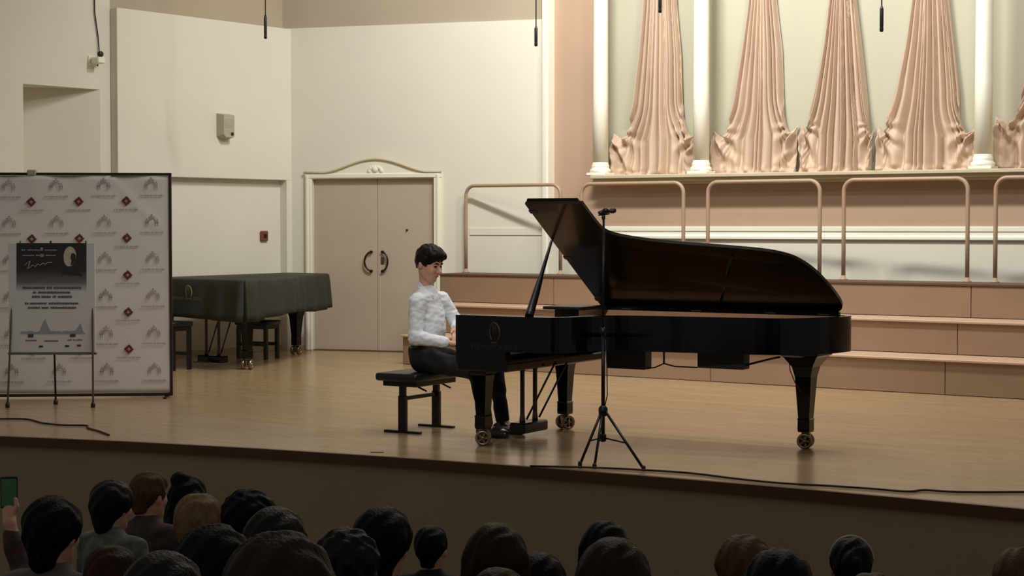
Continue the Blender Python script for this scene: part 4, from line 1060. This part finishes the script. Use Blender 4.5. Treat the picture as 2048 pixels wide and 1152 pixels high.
for an in (RA, LA_):
    e = SDF((an[0] - .14, an[1] - .1, -.012), (an[0] + .3, an[1] + .1, .2), .006)
    e.cap((an[0] - .045, an[1], .045), (an[0] + .19, an[1] - .005, .034), .045, .034, .02, sq=(1, 1, 1)); e.cap((an[0], an[1], .075), (an[0] + .04, an[1], .06), .046, .04, .02); e.cap((an[0] + .06, an[1], .035), (an[0] + .15, an[1], .032), .046, .046, .02)
    e.cut((0, 0, .002), (0, 0, -1)); e.mesh('shoe', 'shoe', ps_)

# ---------------- the audience, seated in the dim hall
def aud_body(arm=None):
    h = .007 if arm else .011; S = SDF((-.24, -.42, -.02), (.66, .42, 1.72 if arm else 1.34), h)
    HA = head_frame((.0, 0, 1.185), .05, 0, .93); head(S, HA)
    S.cap((-.02, 0, 1.12), (-.03, 0, 1.0), .052, .058, .03)
    S.ell((-.03, 0, .86), (.105, .16, .20), .04); S.ell((-.03, 0, .62), (.11, .15, .16), .05)
    S.cap((-.02, -.14, .985), (-.02, .14, .985), .05, .05, .04)
    for s in (-1, 1):
        if arm and s < 0: S.chain([(-.01, -.18, .97), (.22, -.21, 1.02), (.27, -.14, 1.26)], [.05, .04, .028], .02); S.cap((.27, -.14, 1.26), (.318, -.135, 1.315), .026, .028, .01, sq=(1, .85, 1)); fingers(S, (.338, -.135, 1.335), (-.02, .12, 1), (0, 1, 0), (-1, 0, 0), .075, r=.0088, curl=.12, spread=.021); S.chain([(.30, -.155, 1.30), (.296, -.172, 1.335), (.303, -.165, 1.37)], [.016, .012, .010], .006)
        else: S.chain([(-.01, s * .18, .97), (.03, s * .235, .72), (.25, s * .12, .63)], [.05, .04, .028], .02); S.cap((.25, s * .12, .63), (.31, s * .09, .62), .026, .03, .01); fingers(S, (.33, s * .08, .62), (1, -s * .4, -.1), (.4 * s, 1, 0), (0, 0, -1), .075, r=.012, curl=.4)
        S.chain([(0, s * .09, .54), (.42, s * .11, .52), (.43, s * .12, .08)], [.08, .058, .04], .03); S.cap((.43, s * .12, .06), (.57, s * .13, .035), .04, .03, .02)
    me = S.mesh('body', 'skin').data
    return me
def aud_top(arm=False):
    e = SDF((-.26, -.42, .40), (.46, .42, 1.34), .011)
    e.ell((-.03, 0, .86), (.125, .18, .21), .04); e.ell((-.03, 0, .62), (.135, .175, .17), .05); e.cap((-.02, -.14, .985), (-.02, .14, .985), .066, .066, .04); e.cap((-.025, 0, 1.0), (-.02, 0, 1.045), .085, .066, .03)
    for s in (-1, 1):
        if arm and s < 0: e.chain([(-.01, -.18, .97), (.22, -.21, 1.02), (.26, -.15, 1.20)], [.068, .06, .045], .02)
        else: e.chain([(-.01, s * .18, .97), (.03, s * .235, .72), (.23, s * .13, .635)], [.068, .06, .045], .02)
    e.wave(.004, 30, 22, 40); e.cut((0, 0, .455), (0, 0, -1)); return e.mesh('top', 'trousers').data
def aud_legs():
    e = SDF((-.2, -.3, .0), (.62, .3, .62), .012)
    for s in (-1, 1): e.chain([(.06, s * .09, .54), (.42, s * .11, .525), (.43, s * .12, .10)], [.092, .072, .056], .03)
    e.cut((0, 0, .462), (0, 0, -1)) if False else None
    ax = [(np.arange(m, dtype=np.float32) * e.h + l) for m, l in zip(e.n, e.lo)]
    e.g = np.maximum(e.g, np.where(ax[0][:, None, None] < .33, .456 - ax[2][None, None, :], -9) + 0 * e.g)
    return e.mesh('trousers', 'trousers').data
def aud_hair(style, seed):
    HTp, Rp, k = head_frame((.0, 0, 1.185), .05, 0, .93); r3 = lambda r: [x * k for x in r]
    e = SDF((-.26, -.22, .80), (.2, .22, 1.46), .009)
    E_ = lambda c, r, kk=.02, op='add': e.ell(HTp(c), r3(r), kk, op, Rp)
    C_ = lambda a, b_, ra, rb, kk=.02: e.cap(HTp(a), HTp(b_), ra * k, rb * k, kk)
    E_((-.014, 0, .036), (.124, .100, .112))
    if style == 'short': C_((-.07, 0, -.02), (-.075, 0, -.075), .06, .045); E_((.01, 0, .08), (.10, .08, .06), .03)
    if style == 'full': E_((-.02, 0, .05), (.135, .118, .115)); C_((-.07, 0, -.01), (-.08, 0, -.09), .085, .06, .03)
    if style == 'curly': E_((-.02, 0, .045), (.14, .128, .122)); E_((-.05, 0, -.04), (.10, .11, .09), .03)
    if style == 'bob':
        for s in (-1, 1): C_((-.03, s * .075, .01), (-.02, s * .088, -.14), .045, .035, .04)
        C_((-.06, 0, 0), (-.07, 0, -.14), .085, .075, .04); E_((-.02, 0, .04), (.13, .112, .112))
    if style == 'long':
        for s in (-1, 1): C_((-.03, s * .08, .01), (-.04, s * .11, -.30), .05, .04, .04)
        C_((-.06, 0, 0), (-.10, 0, -.32), .09, .075, .04); E_((-.02, 0, .042), (.13, .114, .112))
    if style == 'bun':
        C_((-.05, 0, -.01), (-.06, 0, -.06), .075, .05, .03); E_((-.075, .01, .125), (.062, .066, .056), .012)
    if style == 'ponytail':
        C_((-.06, 0, -.01), (-.065, 0, -.05), .07, .05, .03); E_((-.12, 0, .05), (.05, .045, .045), .015); C_((-.15, 0, .03), (-.17, -.03, -.20), .045, .025, .02)
    if style == 'longbun':
        E_((-.06, .02, .12), (.06, .062, .05), .012)
        for s in (-1, 1): C_((-.03, s * .08, .0), (-.05, s * .12, -.34), .05, .06, .04)
        C_((-.06, 0, 0), (-.11, 0, -.36), .09, .10, .04)
    fr = .10 if style in ('long', 'bob', 'longbun') else .115
    E_((.105, 0, -.05), (.085, fr, .105), .012, 'sub')
    if style in ('short', 'ponytail', 'bun'):
        for s in (-1, 1): E_((.0, s * .10, -.06), (.045, .045, .06), .01, 'sub')
        E_((-.02, 0, -.165), (.13, .14, .085), .012, 'sub')
    if style == 'curly': e.wave(.003, 70, -60, 90, 2.0)
    e.wave(.004 if style != 'curly' else .005, 60, 90 if style != 'curly' else 80, 30 if style != 'curly' else 55, seed)
    return e.mesh('hair', 'hair_dark').data
B0 = aud_body(); B1 = aud_body(True); T0 = aud_top(); T1 = aud_top(True); L0 = aud_legs(); HAIR = {}
for o in [o for o in COL.objects if o.parent is None and o.name.split('.')[0] in ('body', 'top', 'trousers') and 'label' not in o]: bpy.data.objects.remove(o)
def sub(name, me, parent, m):
    o = bpy.data.objects.new(name, me); COL.objects.link(o); o.parent = parent
    o.material_slots[0].link = 'OBJECT'; o.material_slots[0].material = MATS[m]; return o
hair_cols = {'black': (9, 8, 8), 'brown': (44, 31, 22), 'dark': (22, 16, 13), 'auburn': (54, 34, 24), 'fair': (122, 98, 66), 'grey': (110, 98, 88), 'light': (84, 64, 46)}
for n_, c in hair_cols.items(): mat('hair_' + n_, c, .55, var=.25, scale=40, bump=.6, bscale=90, spec=.12, stretch=(1, 1, .25))
top_cols = {'black': (20, 20, 22), 'grey': (96, 92, 86), 'green': (100, 108, 96), 'plum': (70, 52, 56), 'navy': (28, 32, 46), 'brown': (66, 50, 40), 'white': (170, 165, 158)}
for n_, c in top_cols.items(): mat('top_' + n_, c, .85, var=.45 if n_ in ('plum', 'green') else .1, scale=18 if n_ in ('plum', 'green') else 6)
# u, v of the hair's top, distance along the view, size, hair style, hair colour, top colour, yaw offset, words
AUD = [
 (-56, 1035, 7.9, 1.0, 'short', 'brown', 'plum', 1.1, 'person at the end of the row holding up a lit phone'),
 (108, 992, 6.8, 1.0, 'full', 'black', 'grey', .0, 'person with black hair and a grey top, beside the one holding a phone'),
 (226, 960, 8.0, .83, 'full', 'dark', 'green', -.3, 'child with dark rounded hair and a patterned green top'),
 (298, 938, 9.0, .92, 'short', 'light', 'plum', -.2, 'person with short fair-brown hair and a patterned plum top'),
 (378, 945, 10.0, 1.0, 'longbun', 'black', 'black', .1, 'person with long black hair and a small bun on top'),
 (396, 981, 7.0, .94, 'short', 'fair', 'brown', -.1, 'person with short blond hair in front of the one with a bun'),
 (500, 979, 7.8, 1.02, 'curly', 'black', 'navy', .0, 'person with tousled black hair beside the short blond one'),
 (552, 1014, 6.0, .98, 'full', 'dark', 'black', .0, 'person with smooth dark hair just in front of the tousled black head'),
 (430, 1048, 5.0, .99, 'full', 'black', 'black', .1, 'person with a round black head of hair in front of the blond one'),
 (221, 1085, 5.9, .9, 'short', 'auburn', 'navy', .0, 'person with short auburn hair below the child in green'),
 (562, 1062, 3.35, .97, 'full', 'brown', 'black', .0, 'person with a broad brown head of hair overlapping the smooth dark head'),
 (328, 1103, 4.1, .88, 'full', 'dark', 'black', .0, 'person with dark hair, only the crown showing, next to the short auburn head'),
 (692, 1057, 4.3, .70, 'curly', 'dark', 'brown', .2, 'person with dark wavy hair next to the broad brown head'),
 (766, 1012, 6.9, 1.07, 'full', 'black', 'black', .0, 'person with a tall full black head of hair, highest of the middle group'),
 (862, 1047, 8.6, .86, 'short', 'black', 'black', .0, 'child with short black hair and narrow neck, beside the full black head'),
 (992, 1041, 6.2, 1.0, 'long', 'brown', 'black', .0, 'person with long brown hair next to a black-haired head'),
 (996, 1129, 4.0, .74, 'short', 'auburn', 'black', .0, 'person with auburn hair, just the crown showing, in front of the long brown hair'),
 (1078, 1104, 7.1, 1.0, 'full', 'black', 'black', .0, 'person with plain black hair next to the long brown hair'),
 (1210, 1037, 8.1, 1.0, 'long', 'black', 'black', .0, 'person with long black hair behind a brown-haired head, below the microphone stand'),
 (1227, 1069, 5.1, .98, 'bob', 'brown', 'black', .0, 'person with a brown bob in front of the long black hair'),
 (1488, 1069, 6.6, 1.0, 'full', 'light', 'black', -.1, 'person with light brown hair behind a black-haired head'),
 (1556, 1097, 5.5, .96, 'full', 'black', 'black', .1, 'person with black hair in front of the light brown head'),
 (1703, 1067, 7.4, .95, 'ponytail', 'black', 'black', -.5, 'person with a black ponytail and a pale headband'),
 (1745, 1139, 4.7, .8, 'short', 'auburn', 'black', .1, 'person with auburn hair, only the crown showing, in front of the ponytail'),
 (2042, 1094, 6.6, 1.0, 'full', 'light', 'black', .0, 'person with light brown hair at the far end from the phone'),
]
tgt = Vector((-6.8, 12.4, 0))
for i, (u, v, dep, k, sty, hc, tc_, dy, lb) in enumerate(AUD):
    p = at_depth(u, v, dep); z0 = p.z - 1.338 * k
    d_ = tgt - p; yaw = math.atan2(d_.y, d_.x) + dy * .6
    e = thing('person', lb, 'person', (p.x, p.y, z0), yaw, 'audience'); e.scale = (k, k, k)
    phone = (i == 0)
    sub('body', B1 if phone else B0, e, 'skin')
    key = (sty, i % 2)
    if key not in HAIR:
        HAIR[key] = aud_hair(sty, i * 1.7)
        for o in [o for o in COL.objects if o.parent is None and o.name.split('.')[0] == 'hair']: bpy.data.objects.remove(o)
    hr = sub('hair', HAIR[key], e, 'hair_' + hc)
    sub('top', T1 if phone else T0, e, 'top_' + tc_); sub('trousers', L0, e, 'trousers')
    if 'headband' in lb:
        b = MB(); b.tube([(.02, .095 * math.cos(t), 1.215 + .108 * math.sin(t)) for t in [PI * q / 16 for q in range(17)]], .006, 6); b.build('headband', 'grey_plastic', e)
    if phone:
        q = Vector((.318, -.135, 1.40)); w_ = Matrix.LocRotScale(Vector((p.x, p.y, z0)), Matrix.Rotation(yaw, 3, 'Z').to_quaternion(), Vector((k, k, k))) @ q
        f = thing('smartphone', 'smartphone held up with a dim green picture on its screen', 'phone', w_, yaw)
        b = MB(); b.box(-.005, .005, -.04, .04, -.075, .075, .004); b.build('case', 'black_plastic', f)
        b = MB(); b.box(-.0065, -.0045, -.035, .035, -.065, .065); b.build('screen', 'screen', f)
    # a plain tip-up seat, almost wholly out of the picture
    s_ = thing('hall_seat', 'hall seat under the ' + ' '.join(lb.split()[:11]), 'seat', (p.x, p.y, z0), yaw, 'hall seats')
    b = MB(); b.box(-.20 * k, .30 * k, -.22 * k, .22 * k, .36 * k, .452 * k, .02); b.build('cushion', 'seat_cloth', s_)
    b = MB(); b.box(-.26 * k, -.19 * k, -.22 * k, .22 * k, .40 * k, .72 * k, .02); b.build('backrest', 'seat_cloth', s_)
    b = MB(); b.box(-.06, .06, -.06, .06, -1.3 - z0, .37 * k); b.build('pedestal', 'black_metal', s_)
